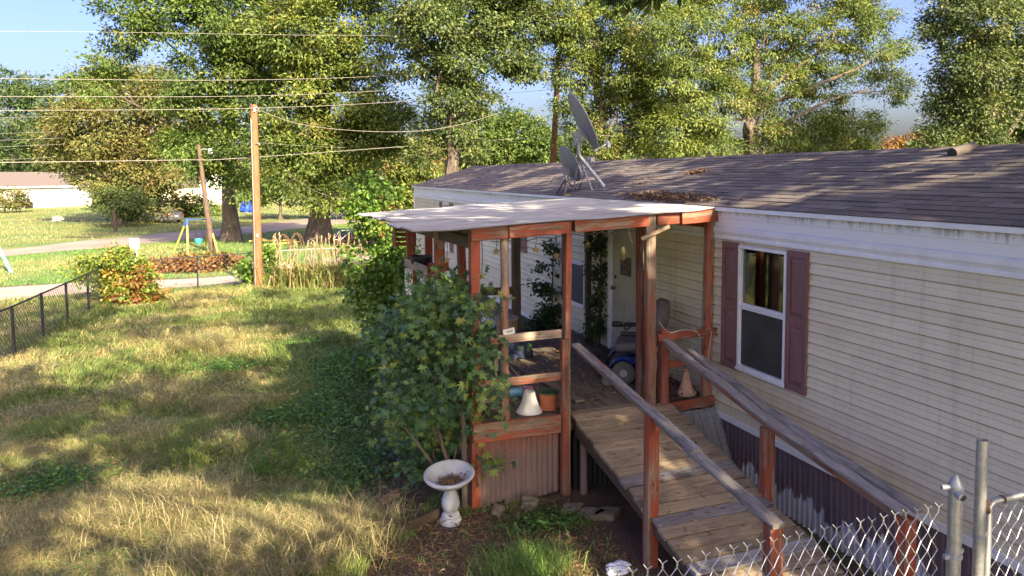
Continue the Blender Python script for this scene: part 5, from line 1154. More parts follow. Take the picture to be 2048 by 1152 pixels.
for x in (2.06, 2.37): beam('end_panel', (x, 11.05, 2.58), (x, 11.05, 2.90), .02, .2, 'red_full', (0, 1, 0), parent=cr)
pb = thing('planter_shelf', 'tan board shelf on a white leg along the left porch side', 'shelf', (2.25, 10.2, 1.9))
beam('shelf_front', (2.20, 10.95, 2.34), (2.22, 9.56, 2.385), .02, .13, 'tan_wood', parent=pb); beam('shelf_board', (2.30, 10.95, 2.28), (2.32, 9.56, 2.32), .18, .02, 'tan_wood', parent=pb)
b = MB(); b.beam((2.22, 10.78, 1.5), (2.22, 10.78, 2.27), .12, .03, (0, 1, 0)); b.build('leg', M['white'], pb)
bw = thing('plant_bowl', 'black round plant bowl on the tan porch shelf', 'bowl', (2.33, 10.4, 2.34))
b = MB(); b.lathe([(.001, 0), (.10, 0), (.155, .09), (.165, .17), (.150, .17), (.12, .10), (.001, .08)], (2.33, 10.4, 2.31), 24); b.build('bowl_body', M['black'], bw, True)
b = MB(); b.lathe([(.15, .172), (.172, .172), (.172, .185), (.15, .185)], (2.33, 10.4, 2.31), 24); b.build('rim', M['black_metal'], bw)
# notice board on the door
nb = thing('door_notice', 'small dark red and tan picture sign fixed on the front door', 'sign', (HX-.05, 9.55, 2.30))
b = MB(); b.b3(HX-.057, HX-.0495, 9.38, 9.70, 2.16, 2.44); b.build('sign_plate', M['black'], nb)
b = MB(); rr = random.Random(12)
for k in range(14): b.box((HX-.0590, 9.43+rr.random()*.22, 2.21+rr.random()*.18), (.002, rr.uniform(.02, .06), rr.uniform(.015, .05)))
b.build('picture_print', plain('faded_red_print', (.30, .085, .045), .6, var=.5, sc=40), nb)
# faded hanging bird feeder by the tall post
hf = thing('hanging_feeder', 'greenish hanging feeder on a bent cord by the tall post', 'bird feeder', (4.34, 7.75, 2.45))
b = MB(); b.tube([(4.30, 7.7, 3.12), (4.31, 7.7, 2.95), (4.35, 7.7, 2.85)], .007, 5); b.build('cord', M['wire'], hf)
b = MB(); b.lathe([(.001, .12), (.02, .11), (.045, .05), (.05, 0), (.03, -.05), (.001, -.07)], (4.27, 7.78, 2.70), 14); b.build('feeder_body', plain('dull_olive_glaze', (.22, .22, .08), .35), hf, True)

# power wheelchair parked on the deck
wc = thing('power_wheelchair', 'blue power wheelchair with dusty grey seat parked on the porch', 'wheelchair', (4.78, 8.75, DZ))
def rbox(c, s, name, m, parent, r_=.04, rot=None, seg=3):
    import bmesh
    bm = bmesh.new(); bmesh.ops.create_cube(bm, size=1.0)
    for v in bm.verts: v.co = Vector((v.co.x*s[0], v.co.y*s[1], v.co.z*s[2]))
    bmesh.ops.bevel(bm, geom=bm.edges[:], offset=r_, segments=seg, affect='EDGES', profile=.5)
    for v in bm.verts:
        q = Vector(v.co); v.co = (rot @ q if rot is not None else q)+Vector(c)
    me = bpy.data.meshes.new(name); bm.to_mesh(me); bm.free(); me.materials.append(m)
    me.polygons.foreach_set('use_smooth', [True]*len(me.polygons))
    return link(name, me, parent)
rbox((4.90, 8.80, DZ+.24), (.50, .42, .20), 'chassis', M['blue'], wc, .07)
for k, (fx, fy_) in enumerate(((4.60, 8.98), (4.66, 8.44))):
    b = MB(); pr = []
    for i in range(11): a = R(200-i*20); pr.append((.20*math.cos(a), .17+.185*math.sin(a)))
    vs = []; fs = []
    for (x, z_) in pr: vs += [(fx+x, fy_-.10, DZ+z_), (fx+x*1.02, fy_-.05, DZ+z_+.02), (fx+x*1.02, fy_+.05, DZ+z_+.02), (fx+x, fy_+.10, DZ+z_)]
    for i in range(10):
        for j in range(3): A = i*4+j; fs.append((A, A+1, A+5, A+4))
    n = len(vs); vs += [(x, y, z_-.012) for x, y, z_ in vs]; fs += [(d_+n, c_+n, b_+n, a_+n) for a_, b_, c_, d_ in fs]
    b.add(vs, fs); b.build('fender', M['blue'], wc, True)
    w_ = MB(); w_.lathe([(.05, -.05), (.12, -.055), (.155, -.035), (.16, 0), (.155, .035), (.12, .055), (.05, .05)], (fx, fy_, DZ+.162), 24, rot=Matrix.Rotation(math.pi/2, 3, 'X')); wl_ = w_.build('wheel', M['tyre'], wc, True)
    w_ = MB(); w_.lathe([(.001, -.045), (.09, -.045), (.1, -.03), (.1, .03), (.09, .045), (.001, .045)], (fx, fy_, DZ+.162), 16, rot=Matrix.Rotation(math.pi/2, 3, 'X')); w_.build('hub', M['dish_light'], wl_, True)
for (fx, fy_) in ((4.42, 8.66), (4.46, 8.30)):
    w_ = MB(); w_.lathe([(.001, -.03), (.05, -.035), (.072, -.02), (.075, 0), (.072, .02), (.05, .035), (.001, .03)], (fx, fy_, DZ+.078), 18, rot=Matrix.Rotation(math.pi/2, 3, 'X')); w_.build('caster', M['tyre'], wc, True)
rbox((4.80, 8.80, DZ+.47), (.56, .52, .13), 'seat', M['seat_grey'], wc, .055, Matrix.Rotation(R(-3), 3, 'Y'))
b = MB(); vs = []; n1, n2 = 14, 24; rB = Matrix.Rotation(R(12), 3, 'Y')
for i in range(n1+1):
    for j in range(n2):
        ph, th_ = math.pi*i/n1-math.pi/2, 2*math.pi*j/n2; sg_ = lambda v, e: math.copysign(abs(v)**e, v)
        vs.append(rB @ Vector((.12*sg_(math.cos(ph), .5)*sg_(math.cos(th_), .7), .25*sg_(math.cos(ph), .7)*sg_(math.sin(th_), .7), .31*sg_(math.sin(ph), .75)))+Vector((5.10, 8.72, DZ+.80)))
b.add(vs, [(i*n2+j, i*n2+(j+1) % n2, (i+1)*n2+(j+1) % n2, (i+1)*n2+j) for i in range(n1) for j in range(n2)]); b.build('backrest', M['seat_grey'], wc, True)
for yy in (9.10, 8.50):
    rbox((4.80, yy, DZ+.665), (.38, .075, .055), 'armrest', M['black'], wc, .022)
    b = MB(); b.tube([(4.98, yy, DZ+.64), (5.02, yy, DZ+.45)], .018, 8); b.build('arm_post', M['black_metal'], wc)
rbox((4.52, 9.12, DZ+.66), (.15, .09, .07), 'joystick_box', M['black'], wc, .02)
b = MB(); b.tube([(4.60, 9.10, DZ+.66), (4.64, 9.1, DZ+.58), (4.70, 9.1, DZ+.63)], .015, 6); b.build('joystick_arm', M['black'], wc, True)
rbox((4.42, 8.75, DZ+.12), (.22, .30, .03), 'footplate', M['black'], wc, .01)
wc.location = (4.80, 8.42, DZ); wc.rotation_euler = (0, 0, R(-33))
# pale cone ornament
co_ = thing('cone_ornament', 'peach coloured cone ornament with scalloped foot in the railing opening', 'ornament', (5.06, 7.58, DZ))
b = MB(); n = 40; vs = []
for (r_, z_) in ((.001, .30), (.028, .295), (.038, .27), (.058, .18), (.080, .09), (.098, .045), (.118, .022), (.112, 0), (.001, 0)):
    for j in range(n): a = 2*math.pi*j/n; k = 1+(.12*abs(math.sin(3.5*a)) if z_ < .06 and r_ > .01 else 0); vs.append((5.06+r_*k*math.cos(a), 7.58+r_*k*math.sin(a), DZ+z_))
b.add(vs, [(i*n+j, (i+1)*n+j, (i+1)*n+(j+1) % n, i*n+(j+1) % n) for i in range(8) for j in range(n)]); b.build('cone_body', M['cone'], co_, True)
b = MB(); b.lathe([(.018, .30), (.03, .31), (.022, .325), (.001, .33)], (5.06, 7.58, DZ), 14); b.build('cone_tip', M['cone'], co_, True)
b = MB(); rr = random.Random(8)
b.tube([(4.48, FY-.13, 1.95), (4.57, FY-.12, 1.85), (4.66, FY-.11, 1.80), (4.8, FY-.12, 1.825), (4.95, FY-.12, 1.81), (5.02, FY-.12, 1.79), (5.06, FY-.13, 1.72), (5.12, FY-.12, 1.70)], .0045, 5)
b.tube([(5.14, FY-.12, 1.80), (5.20, FY-.12, 1.835), (5.22, FY-.13, 1.74), (5.17, FY-.15, 1.55), (5.15, FY-.16, 1.42), (5.17, FY-.17, 1.34)], .004, 5)
b.tube([(4.98, FY-.12, 1.84), (5.0, FY-.13, 1.78), (4.97, FY-.12, 1.80)], .004, 5)
tag(b.build('wire_tangle', M['wire']), 'pale loose wire draped over the right porch rail', 'wire')
litter('deck_litter', 'dead leaves scattered over the porch boards and trash', 3.9, 9.4, 1.4, 1.7, 1500, .06, LP+[(.06, .05, .04, 3)], 320, DZ+.004, .02)
litter('deck_litter', 'dark leaf litter heaped along the house wall on the porch', 4.95, 8.6, .3, 1.2, 1400, .06, [(.06, .05, .04, 3), (.14, .09, .05, 2)], 321, DZ+.004, .09)
rng = np.random.default_rng(322); n = 130; yy = 3.6+3.7*rng.random(n); xx = 3.45+1.2*rng.random(n)
tag(link('ramp_litter', leaf_mesh('ramp_litter', np.column_stack([xx, yy, DZ-(7.40-yy)*SLP+.008]), unit(np.column_stack([rng.normal(size=(n, 2)), .1*rng.normal(size=n)])), .07, .02, pick(LP, n, rng), M['litter'], rng)), 'few dead leaves lying on the ramp planks', None, None, 'stuff')

# ------------------------------------------------------------------ chain link fence and gate by the ramp
GY = 2.9
cf = thing('chain_link_fence', 'galvanised chain link fence in the near foreground across the ramp foot', 'fence', (2.4, GY, 0))
def weave(x0, x1, z0, z1, pw, ph, y, r_, name, parent, m, barbs=True, skip_end=False, slope=0.0):
    b = MB(); x = x0; k = 0
    while x <= x1+1e-6:
        zt_ = z1+(x-x0)*slope+random.gauss(0, .006); pts = []; j = 0; z_ = zt_
        while z_ > z0:
            s = (-1 if (j+k) % 2 else 1)
            pts.append((x+s*pw*.25+random.gauss(0, .0015), y+(.004 if j % 2 else -.004), z_)); z_ -= ph/2; j += 1
        b.tube(pts, r_, 5, False)
        if barbs and k % 2 == 0:
            xx = x+pw*.25
            b.tube([(xx-.002, y, zt_), (xx, y, zt_+.022), (xx-.016, y+.01, zt_+.045)], r_, 5)
            b.tube([(xx+.004, y, zt_), (xx+.004, y, zt_+.024), (xx+.020, y-.01, zt_+.040)], r_, 5)
        x += pw/2; k += 1
    return tag(b.build(name, m, parent, True), kind='stuff')
weave(.4, 3.60, .05, 1.79, .082, .112, GY, .0028, 'wire_mesh', cf, M['grey_metal'])
b = MB(); b.tube([(3.755, GY, 0), (3.75, GY, 1.90)], .037, 18); b.build('post', M['grey_metal'], cf, True)
b = MB(); b.lathe([(.040, -.03), (.043, 0), (.043, .012), (.02, .055), (.001, .078)], (3.75, GY, 1.90), 18); b.build('post_cap', M['dish_light'], cf, True)
b = MB(); b.tube([(3.735, GY-.02, 1.875), (3.725, GY-.062, 1.868)], .024, 14); b.tube([(3.73, GY+.01, 1.90), (3.66, GY+.02, 1.905)], .014, 8); b.build('cap_socket', M['dish_light'], cf, True)
b = MB(); b.tube([(3.7245, GY-.0625, 1.868), (3.724, GY-.0635, 1.868)], .0185, 14); b.build('socket_mouth', M['black'], cf)
for zz in (1.50, 1.1):
    b = MB(); b.lathe([(.038, -.014), (.044, -.014), (.044, .014), (.038, .014)], (3.752, GY, zz), 18); b.box((3.700, GY, zz), (.05, .02, .026)); b.box((3.80, GY, zz+.012), (.05, .012, .022)); b.build('tension_band', M['dish_light'], cf)
gp = thing('gate_post', 'tall open topped galvanised gate post beside the capped fence post', 'post', (3.95, GY, 0))
b = MB(); b.lathe([(.030, 0), (.030, 2.15), (.0265, 2.15), (.0265, 2.0), (.001, 2.0)], (3.95, GY, 0), 20); b.build('pipe', M['grey_metal'], gp, True)
b = MB(); b.lathe([(.0305, -.012), (.034, -.012), (.034, .012), (.0305, .012)], (3.95, GY, 1.58), 18); b.box((3.995, GY, 1.58), (.05, .016, .024)); b.build('hinge', M['dish_light'], gp)
b = MB(); b.tube([(3.99, GY-.015, 1.72), (3.975, GY-.02, 1.755), (3.99, GY-.012, 1.79)], .018, 8); b.build('rusty_hinge_pin', M['rust'], gp, True)
gt = thing('chain_link_gate', 'galvanised chain link gate at the right edge between post and house', 'gate', (4.6, GY, 0))
b = MB(); zt2 = 1.765
b.tube([(4.02, GY, .1), (4.02, GY, zt2-.02), (4.05, GY, zt2), (5.12, GY, zt2+.01), (5.15, GY, zt2-.03), (5.15, GY, .1), (4.02, GY, .1)], .021, 12); b.build('gate_frame', M['grey_metal'], gt, True)
weave(4.07, 5.12, .12, zt2-.03, .086, .112, GY, .0024, 'wire_mesh', gt, M['grey_metal'], False)
b = MB()
for k in range(3): b.lathe([(.022, -.008), (.025, -.008), (.025, .008), (.022, .008)], (4.13+k*.33, GY, zt2+.001), 10, rot=Matrix.Rotation(math.pi/2, 3, 'Y'))
b.build('tie', M['rust'], gt)
# ------------------------------------------------------------------ black chain link fence round the lawn
bf = thing('lawn_fence', 'black chain link fence along the left side of the lawn', 'fence', (-4.4, 19, 0))
FP = [(-5.35, 12.2), (-4.95, 14.6), (-4.62, 16.95), (-4.50, 18.6), (-4.36, 20.2), (-4.22, 21.9), (-4.05, 24.0)]
for (x, y) in FP: b = MB(); b.tube([(x, y, 0), (x-.01, y, 1.08)], .030, 10); b.build('post', M['black_metal'], bf, True)
b = MB(); b.tube([(x, y, 1.06) for x, y in FP], .021, 8); b.build('top_rail', M['black_metal'], bf, True)
def farmesh(P, parent, z1, r_, m, step=.16, name='wire_mesh'):
    b = MB()
    for (a, c) in zip(P, P[1:]):
        A = Vector((*a, 0)); C_ = Vector((*c, 0)); L_ = (C_-A).length; d_ = (C_-A)/L_; n_ = int(L_/step)
        for i in range(-int(z1/step)-1, n_):
            for sgn in (0, 1):
                s0 = i*step; s1 = s0+z1; e0, e1 = max(0, s0), min(L_, s1)
                if e1 <= e0: continue
                za, zb = (e0-s0), (e1-s0)
                if sgn: za, zb = z1-za, z1-zb
                p0, p1 = A+d_*e0+Vector((0, 0, za)), A+d_*e1+Vector((0, 0, zb)); b.tube([p0, p1], r_, 3, False)
    return tag(b.build(name, m, parent), kind='stuff')
farmesh(FP, bf, 1.04, .0035, M['black_metal'], .13)
rf = thing('lane_fence', 'wire fence with thin rail between lawn and gravel lane', 'fence', (-.5, 25.2, 0))
LF = [(-4.05, 24.0), (-1.72, 25.0), (.5, 25.75), (1.9, 26.0), (3.6, 25.9), (5.2, 26.3)]
for k, (x, y) in enumerate(LF[1:]): b = MB(); b.tube([(x, y, 0), (x, y, 1.10)], .025, 8); b.build('post', M['black_metal'] if k < 1 else M['grey_metal'], rf, True)
b = MB(); b.tube([(x, y, 1.09) for x, y in LF[:3]], .018, 6); b.build('top_rail', M['black_metal'], rf, True)
b = MB(); b.tube([(x, y, 1.09) for x, y in LF[2:]], .022, 6); b.build('top_rail', M['cable'], rf, True)
farmesh(LF, rf, 1.05, .003, M['grey_metal'], .2)
# dried lily bed
for k, (cx, cy, n_, lb) in enumerate([(1.25, 24.6, 16, 'left clump of dried lily stalks beyond the lawn'), (2.15, 24.3, 20, 'middle clump of dried lily stalks with strap leaves'), (3.05, 24.0, 14, 'right clump of dried lily stalks beside the creeper')]):
    rng = np.random.default_rng(330+k); root = thing('lily_clump', lb, 'plant', (cx, cy, 0), 'dried lilies at the end of the lawn')
    q = rng.normal(size=(520, 2))*np.array([.36, .3]); c = np.array([(.30, .27, .09), (.18, .23, .06), (.12, .17, .045), (.32, .25, .11)])[rng.integers(4, size=520)]
    co, tri, cc = blades(np.column_stack([cx+q[:, 0], cy+q[:, 1]]), .45+.75*rng.random(520), .035+.02*rng.random(520), .2+.8*rng.random(520), c, rng, bend=1.2)
    tag(link('strap_leaves', npmesh('strap_leaves', co, tri, M['grass'], cc), root), kind='stuff')
    for j in range(n_):
        a = Vector((cx+random.gauss(0, .30), cy+random.gauss(0, .25), 0)); h = random.uniform(1.0, 1.75); e = a+Vector((random.gauss(0, .16), random.gauss(0, .1), h))
        b = MB(); b.tube([a, (a+e)/2+Vector((random.gauss(0, .03), 0, 0)), e], [.020, .016, .014], 5)
        for s in range(3): t_ = e+Vector((random.gauss(0, .03), random.gauss(0, .02), -.05*s)); b.tube([e-Vector((0, 0, .08*s)), t_+Vector((0, 0, .05))], [.022, .012], 4)
        b.build('stalk', M['stalk'], root, True)
bag('clay_mound', 'orange clay lump at the foot of the left lily clump', 'mound', (1.0, 24.9, .1), (.30, .3, .30), 'terracotta', 9)
# ------------------------------------------------------------------ poles and wires
up_ = thing('utility_pole', 'orange brown square topped wooden utility pole at the end of the lawn', 'pole', (.12, 24.65, 0))
b = MB(); b.tube([(.115+.0*t, 24.65, 5.95*t/10) for t in range(11)], [.150-.0040*t for t in range(11)], 14); b.build('shaft', M['pole_wood'], up_, True)
b = MB(); b.tube([(.02, 24.52, .1), (.03, 24.52, 2.5), (.02, 24.53, 5.5)], .012, 5); b.build('ground_wire', M['grey_metal'], up_, True)
b = MB(); b.box((.12, 24.50, 1.75), (.07, .012, .10)); b.build('pole_tag', M['grey_metal'], up_)
b = MB(); b.tube([(.14, 24.52, 4.70), (.22, 24.48, 4.72), (.26, 24.5, 4.68)], .018, 6); b.build('wire_hook', M['grey_metal'], up_, True)
b = MB(); b.tube([(.10, 24.5, 5.82), (.22, 24.5, 5.86), (.28, 24.52, 5.80), (.22, 24.55, 5.75), (.14, 24.52, 5.80)], .016, 6); b.box((.13, 24.52, 5.78), (.05, .05, .12)); b.build('wire_clamp', M['grey_metal'], up_, True)
lp = thing('street_lamp', 'thin leaning dark pole with a small white street lamp on an arm', 'street lamp', (-1.85, 37, 0))
b = MB(); b.tube([(-1.85, 37, 0), (-1.98, 37.1, 1.3), (-2.12, 37.25, 2.6), (-2.36, 37.5, 5.15)], [.15, .14, .12, .09], 10); b.build('pole', M['dark_wood'], lp, True)
b = MB(); b.tube([(-2.34, 37.45, 4.85), (-2.15, 37.4, 4.95), (-1.90, 37.4, 4.93)], .022, 6); b.build('arm', M['grey_metal'], lp, True)
b = MB(); b.lathe([(.001, .10), (.08, .08), (.10, 0), (.13, -.06), (.11, -.14), (.05, -.20), (.001, -.2)], (-1.84, 37.4, 4.88), 14); b.build('lamp_head', M['sign'], lp, True)
p2 = thing('utility_pole', 'reddish service pole with a grey transformer behind the house roof', 'pole', (15.4, 36, 0))
b = MB(); b.tube([(15.30, 36, 0), (15.42, 36, 4.2), (15.74, 36, 10.2)], [.20, .18, .13], 12); b.build('shaft', M['pole_wood'], p2, True)
b = MB(); b.lathe([(.001, .5), (.17, .48), (.2, .42), (.2, -.35), (.16, -.4), (.001, -.4)], (15.45, 35.75, 8.9), 16); b.build('transformer', M['dish_light'], p2, True)
b = MB(); b.box((15.7, 36, 9.85), (1.6, .1, .12)); b.build('crossarm', M['dark_wood'], p2)
po = MB(); po.tube([(-8.57, 53.4, 0), (-8.62, 53.4, 1.45)], .11, 8); tag(po.build('field_post', M['dark_wood'], base=(-8.57, 53.4, 0)), 'short dark post in the field before the olive oak', 'post')
def smooth(pts, k=6):
    P = [Vector(p) for p in pts]; out = []
    for i in range(len(P)-1):
        a, b_, c, d = P[max(i-1, 0)], P[i], P[i+1], P[min(i+2, len(P)-1)]
        for j in range(k):
            t = j/k; out.append(.5*((2*b_)+(c-a)*t+(2*a-5*b_+4*c-d)*t*t+(3*b_-a-3*c+d)*t**3))
    return out+[P[-1]]
WIRES = [
 ('highest overhead wire crossing the blue sky at left', [(-8.94, 26, 7.96), (-4.65, 28, 8.57), (2, 31, 9.42), (8.66, 34, 10.31), (15.7, 36, 10.7)], .013),
 ('upper overhead wire second from the top', [(-8.3, 24, 6.38), (-6.85, 25, 6.54), (-.32, 28, 7.13), (6.31, 32, 8.11), (15.62, 36, 9.62)], .016),
 ('overhead wire third from the top', [(-8.33, 24, 5.88), (-6.87, 25, 6.02), (.01, 28, 6.57), (6.75, 32, 7.51), (15.62, 36, 8.9)], .016),
 ('overhead wire touching the top of the orange pole', [(-8.35, 24, 5.48), (-6.67, 24.2, 5.55), (.12, 24.52, 5.83), (6.54, 30, 6.8), (15.62, 36, 8.28)], .016),
 ('lowest long cable passing the middle of the orange pole', [(-8.41, 24, 4.03), (-6.75, 24.3, 4.08), (-2.13, 25, 4.18), (-.04, 25.5, 4.28), (9.05, 32, 5.16), (15.62, 36, 5.75)], .020),
 ('sagging service drop leaving the orange pole top to the right', [(.18, 24.6, 5.82), (1.58, 25.5, 5.42), (3.74, 26.5, 5.28), (6.17, 27.5, 5.38), (8.28, 28.5, 5.78), (10.32, 30, 6.4)], .016),
 ('cable looping down from the orange pole towards the thick oak', [(.2, 24.6, 5.78), (.61, 26, 4.55), (1.69, 28, 3.41), (2.98, 30, 2.81), (3.9, 31, 2.67)], .013),
 ('thin guy wire dropping steeply behind the orange pole', [(.2, 24.65, 5.7), (.54, 27, 4.41), (1.29, 29, 3.31), (2.66, 31, 2.43), (4.2, 33, 1.6)], .008),
 ('short thin wire running right from the orange pole middle', [(.25, 24.65, 4.74), (1.66, 27, 4.75), (3.61, 30, 4.79)], .009),
 ('uppermost far thin wire at the left edge before the pines', [(-17, 49, 7.0), (-15.26, 50, 7.05), (-11.22, 52, 7.39)], .014),
 ('second far thin wire at the left edge', [(-17, 49, 6.05), (-15.3, 50, 6.1), (-11.42, 52, 6.45)], .014),
 ('third far thin wire at the left edge', [(-17, 49, 5.6), (-15.32, 50, 5.7), (-11.22, 52, 6.05)], .014),
 ('fourth far thin wire at the left edge', [(-17, 49, 5.2), (-15.34, 50, 5.32), (-11.23, 52, 5.65)], .014),
 ('lowest far thin wire at the left edge above the white house', [(-17, 49, 4.4), (-15.37, 50, 4.54), (-11.75, 52, 4.83)], .014),
 ('short pale wire seen right of the large satellite dish', [(9.6, 21, 4.98), (10.97, 22, 5.01), (12.36, 23, 5.04)], .010)]
for lb, pts, r_ in WIRES:
    b = MB(); b.tube(smooth(pts), r_*.5, 5); tag(b.build('overhead_wire', M['cable'], None, True, pts[0]), lb, 'wire', 'overhead wires')

# ------------------------------------------------------------------ far buildings
fh = thing('far_house', 'long low white far house with tan roof at the left edge', 'house', (-24, 97, 0))
def wquad(b, A, B, z0, z1, t_=.15):
    A = Vector((*A, 0)); B = Vector((*B, 0)); n_ = Vector((-(B-A).y, (B-A).x, 0)).normalized()*t_
    b.add([(*A.xy, z0), (*B.xy, z0), (*B.xy, z1), (*A.xy, z1), (*(A+n_).xy, z0), (*(B+n_).xy, z0), (*(B+n_).xy, z1), (*(A+n_).xy, z1)], [(0, 1, 2, 3), (5, 4, 7, 6), (3, 2, 6, 7), (0, 4, 5, 1), (0, 3, 7, 4), (1, 5, 6, 2)])
A0, B0 = Vector((-31.0, 87.0, 0)), Vector((-18.6, 100.4, 0)); dn = (B0-A0).normalized(); nn = Vector((-dn.y, dn.x, 0))
b = MB()
k = 0
for zz in np.arange(0, 2.44, .22): wquad(b, (A0-nn*(.02*(k % 2))).xy, (B0-nn*(.02*(k % 2))).xy, zz, zz+.21, 5.8); k += 1
wquad(b, A0.xy, B0.xy, 0.0, 2.5, 5.7); b.build('wall', M['far_white'], fh)
b = MB(); e0, e1 = A0-nn*.4-dn*.4, B0-nn*.4+dn*.4; r0_, r1_ = A0+nn*2.9-dn*.4, B0+nn*2.9+dn*.4; f0, f1 = A0+nn*6.2-dn*.4, B0+nn*6.2+dn*.4
V_ = lambda q, z_: (q.x, q.y, z_)
b.add([V_(e0, 2.48), V_(e1, 2.48), V_(r1_, 4.15), V_(r0_, 4.15), V_(f0, 2.48), V_(f1, 2.48), V_(e0, 2.36), V_(e1, 2.36), V_(f0, 2.36), V_(f1, 2.36)], [(0, 1, 2, 3), (3, 2, 5, 4), (6, 7, 1, 0), (4, 5, 9, 8), (0, 3, 4), (1, 5, 2), (7, 6, 8, 9)]); b.build('roof', M['roof_tan'], fh)
b = MB(); e = e0-nn*.03; g_ = e1-nn*.03; b.add([V_(e, 2.33), V_(g_, 2.33), V_(g_, 2.50), V_(e, 2.50)], [(0, 1, 2, 3)]); b.build('gutter', M['white'], fh)
q = A0+dn*10.6-nn*.05; b = MB(); b.box((q.x, q.y, .42), (.85, .10, .75), math.atan2(dn.y, dn.x)); b.build('crawl_door', M['black'], fh)
q = A0+dn*1.2-nn*.03; b = MB(); b.box((q.x, q.y, 1.6), (1.0, .12, 1.1), math.atan2(dn.y, dn.x)); fw_ = b.build('window', M['white'], fh); q2 = q-nn*.07; b = MB(); b.box((q2.x, q2.y, 1.6), (.85, .03, .95), math.atan2(dn.y, dn.x)); b.build('pane', M['dark_glass'], fw_)
sh_ = thing('white_shed', 'tall white gabled shed with double doors and a cream side wing', 'shed', (-5, 97, 0))
b = MB(); b.prism([(-6.1, 0), (-3.2, 0), (-3.2, 3.3), (-4.65, 4.2), (-6.1, 3.3)], 97, 102); b.build('wall', M['far_white'], sh_)
b = MB(); b.prism([(-6.25, 3.22), (-4.65, 4.22), (-3.05, 3.22), (-3.05, 3.36), (-4.65, 4.36), (-6.25, 3.36)], 96.85, 102.2); b.build('roof', M['roof_tan'], sh_)
for k in range(2):
    x0 = -5.0+k*.86; b = MB(); b.b3(x0, x0+.82, 96.93, 96.995, .05, 2.1); dr = b.build('door', M['far_cream'], sh_)
    b = MB(); b.b3(x0, x0+.05, 96.90, 96.925, .05, 2.1); b.b3(x0+.77, x0+.82, 96.90, 96.925, .05, 2.1); b.b3(x0+.05, x0+.77, 96.90, 96.925, 2.0, 2.1); b.build('door_trim', M['pole_wood'], dr)
b = MB(); b.prism([(-10.5, 0), (-6.15, 0), (-6.15, 2.35), (-10.5, 2.35)], 97.6, 101.5); b.build('side_wing', M['far_cream'], sh_)
b = MB(); b.add([(-10.7, 97.2, 2.30), (-6.12, 97.2, 2.30), (-6.12, 101, 3.75), (-10.7, 101, 3.75), (-10.7, 97.2, 2.42), (-6.12, 97.2, 2.42), (-6.12, 101, 3.87), (-10.7, 101, 3.87)], [(0, 1, 2, 3)[::-1], (4, 5, 6, 7), (0, 1, 5, 4), (1, 2, 6, 5), (2, 3, 7, 6), (3, 0, 4, 7)]); b.build('wing_roof', M['roof_tan'], sh_)
bag('blue_tarp', 'bright blue tarp heap left of the orange pole beyond the dirt road', 'tarp', (-.45, 76, .42), (.72, .5, .78), 'tarp', 21)
bag('blue_barrel', 'small dark blue covered bundle before the white shed', 'bundle', (-3.9, 72, .45), (.42, .4, .6), 'toy_blue', 22)
bag('fire_pit', 'pale pile of rubbish on the grass before the white far house', 'rubbish pile', (-14.6, 66, .2), (.45, .35, .32), 'curtain_pale', 23)

# car seen from behind
car = thing('parked_car', 'silver grey sedan parked under the trees seen from behind', 'car', (-6.75, 62.5, 0))
Mc = Matrix.Translation((-6.75, 62.5, 0)) @ Matrix.Rotation(R(38), 4, 'Z') @ Matrix.Scale(.80, 4)   # +Y is the nose
def cbuild(name, secs, m, parent, smooth=True):
    b = MB(); n_ = len(secs[0]); vs = [tuple(Mc @ Vector(p)) for s in secs for p in s]; fs = []
    for i in range(len(secs)-1):
        for j in range(n_): A = i*n_+j; B = i*n_+(j+1) % n_; fs.append((A, B, B+n_, A+n_))
    fs += [tuple(range(n_-1, -1, -1)), tuple(range((len(secs)-1)*n_, len(secs)*n_))]; b.add(vs, fs); return b.build(name, m, parent, smooth)
def sec(y, hw, z0, z1, r_=.12): return [(-hw+r_, y, z0), (hw-r_, y, z0), (hw, y, z0+r_), (hw, y, z1-r_*1.3), (hw-r_, y, z1), (-hw+r_, y, z1), (-hw, y, z1-r_*1.3), (-hw, y, z0+r_)]
cbuild('body', [sec(-2.35, .78, .38, .82), sec(-2.25, .86, .24, .98), sec(-1.6, .89, .2, 1.04), sec(0, .90, .18, 1.0), sec(1.4, .89, .2, .95), sec(2.1, .82, .24, .82), sec(2.35, .70, .34, .66)], M['car'], car)
cbuild('cabin', [sec(-1.75, .66, .98, 1.06, .03), sec(-1.05, .62, .98, 1.40, .1), sec(-.2, .63, .98, 1.46, .1), sec(.45, .62, .96, 1.38, .1), sec(1.2, .66, .94, 1.02, .03)], M['dark_glass'], car)
cbuild('roof_panel', [sec(-1.05, .57, 1.38, 1.43, .02), sec(-.2, .58, 1.43, 1.485, .02), sec(.45, .56, 1.36, 1.41, .02)], M['car'], car)
for sx in (-1, 1):
    for y_ in (-1.45, 1.45):
        w_ = MB(); w_.lathe([(.16, -.1), (.30, -.1), (.33, -.07), (.33, .07), (.30, .1), (.16, .1)], (0, 0, 0), 18, rot=Matrix.Rotation(math.pi/2, 3, 'Y'))
        w_.v = [tuple(Mc @ (Vector(v)+Vector((sx*.83, y_, .33)))) for v in w_.v]; wh = w_.build('wheel', M['black'], car, True)
        w_ = MB(); w_.lathe([(.001, -.105), (.2, -.1), (.2, .1), (.001, .105)], (0, 0, 0), 12, rot=Matrix.Rotation(math.pi/2, 3, 'Y')); w_.v = [tuple(Mc @ (Vector(v)+Vector((sx*.84, y_, .33)))) for v in w_.v]; w_.build('rim', M['dish_light'], wh)
    b = MB(); b.box((sx*.66, -2.30, .80), (.30, .10, .16)); b.v = [tuple(Mc @ Vector(v)) for v in b.v]; b.build('taillight', M['tail'], car)
b = MB(); b.box((0, -2.37, .66), (.42, .03, .14)); b.v = [tuple(Mc @ Vector(v)) for v in b.v]; b.build('number_plate', M['white'], car)
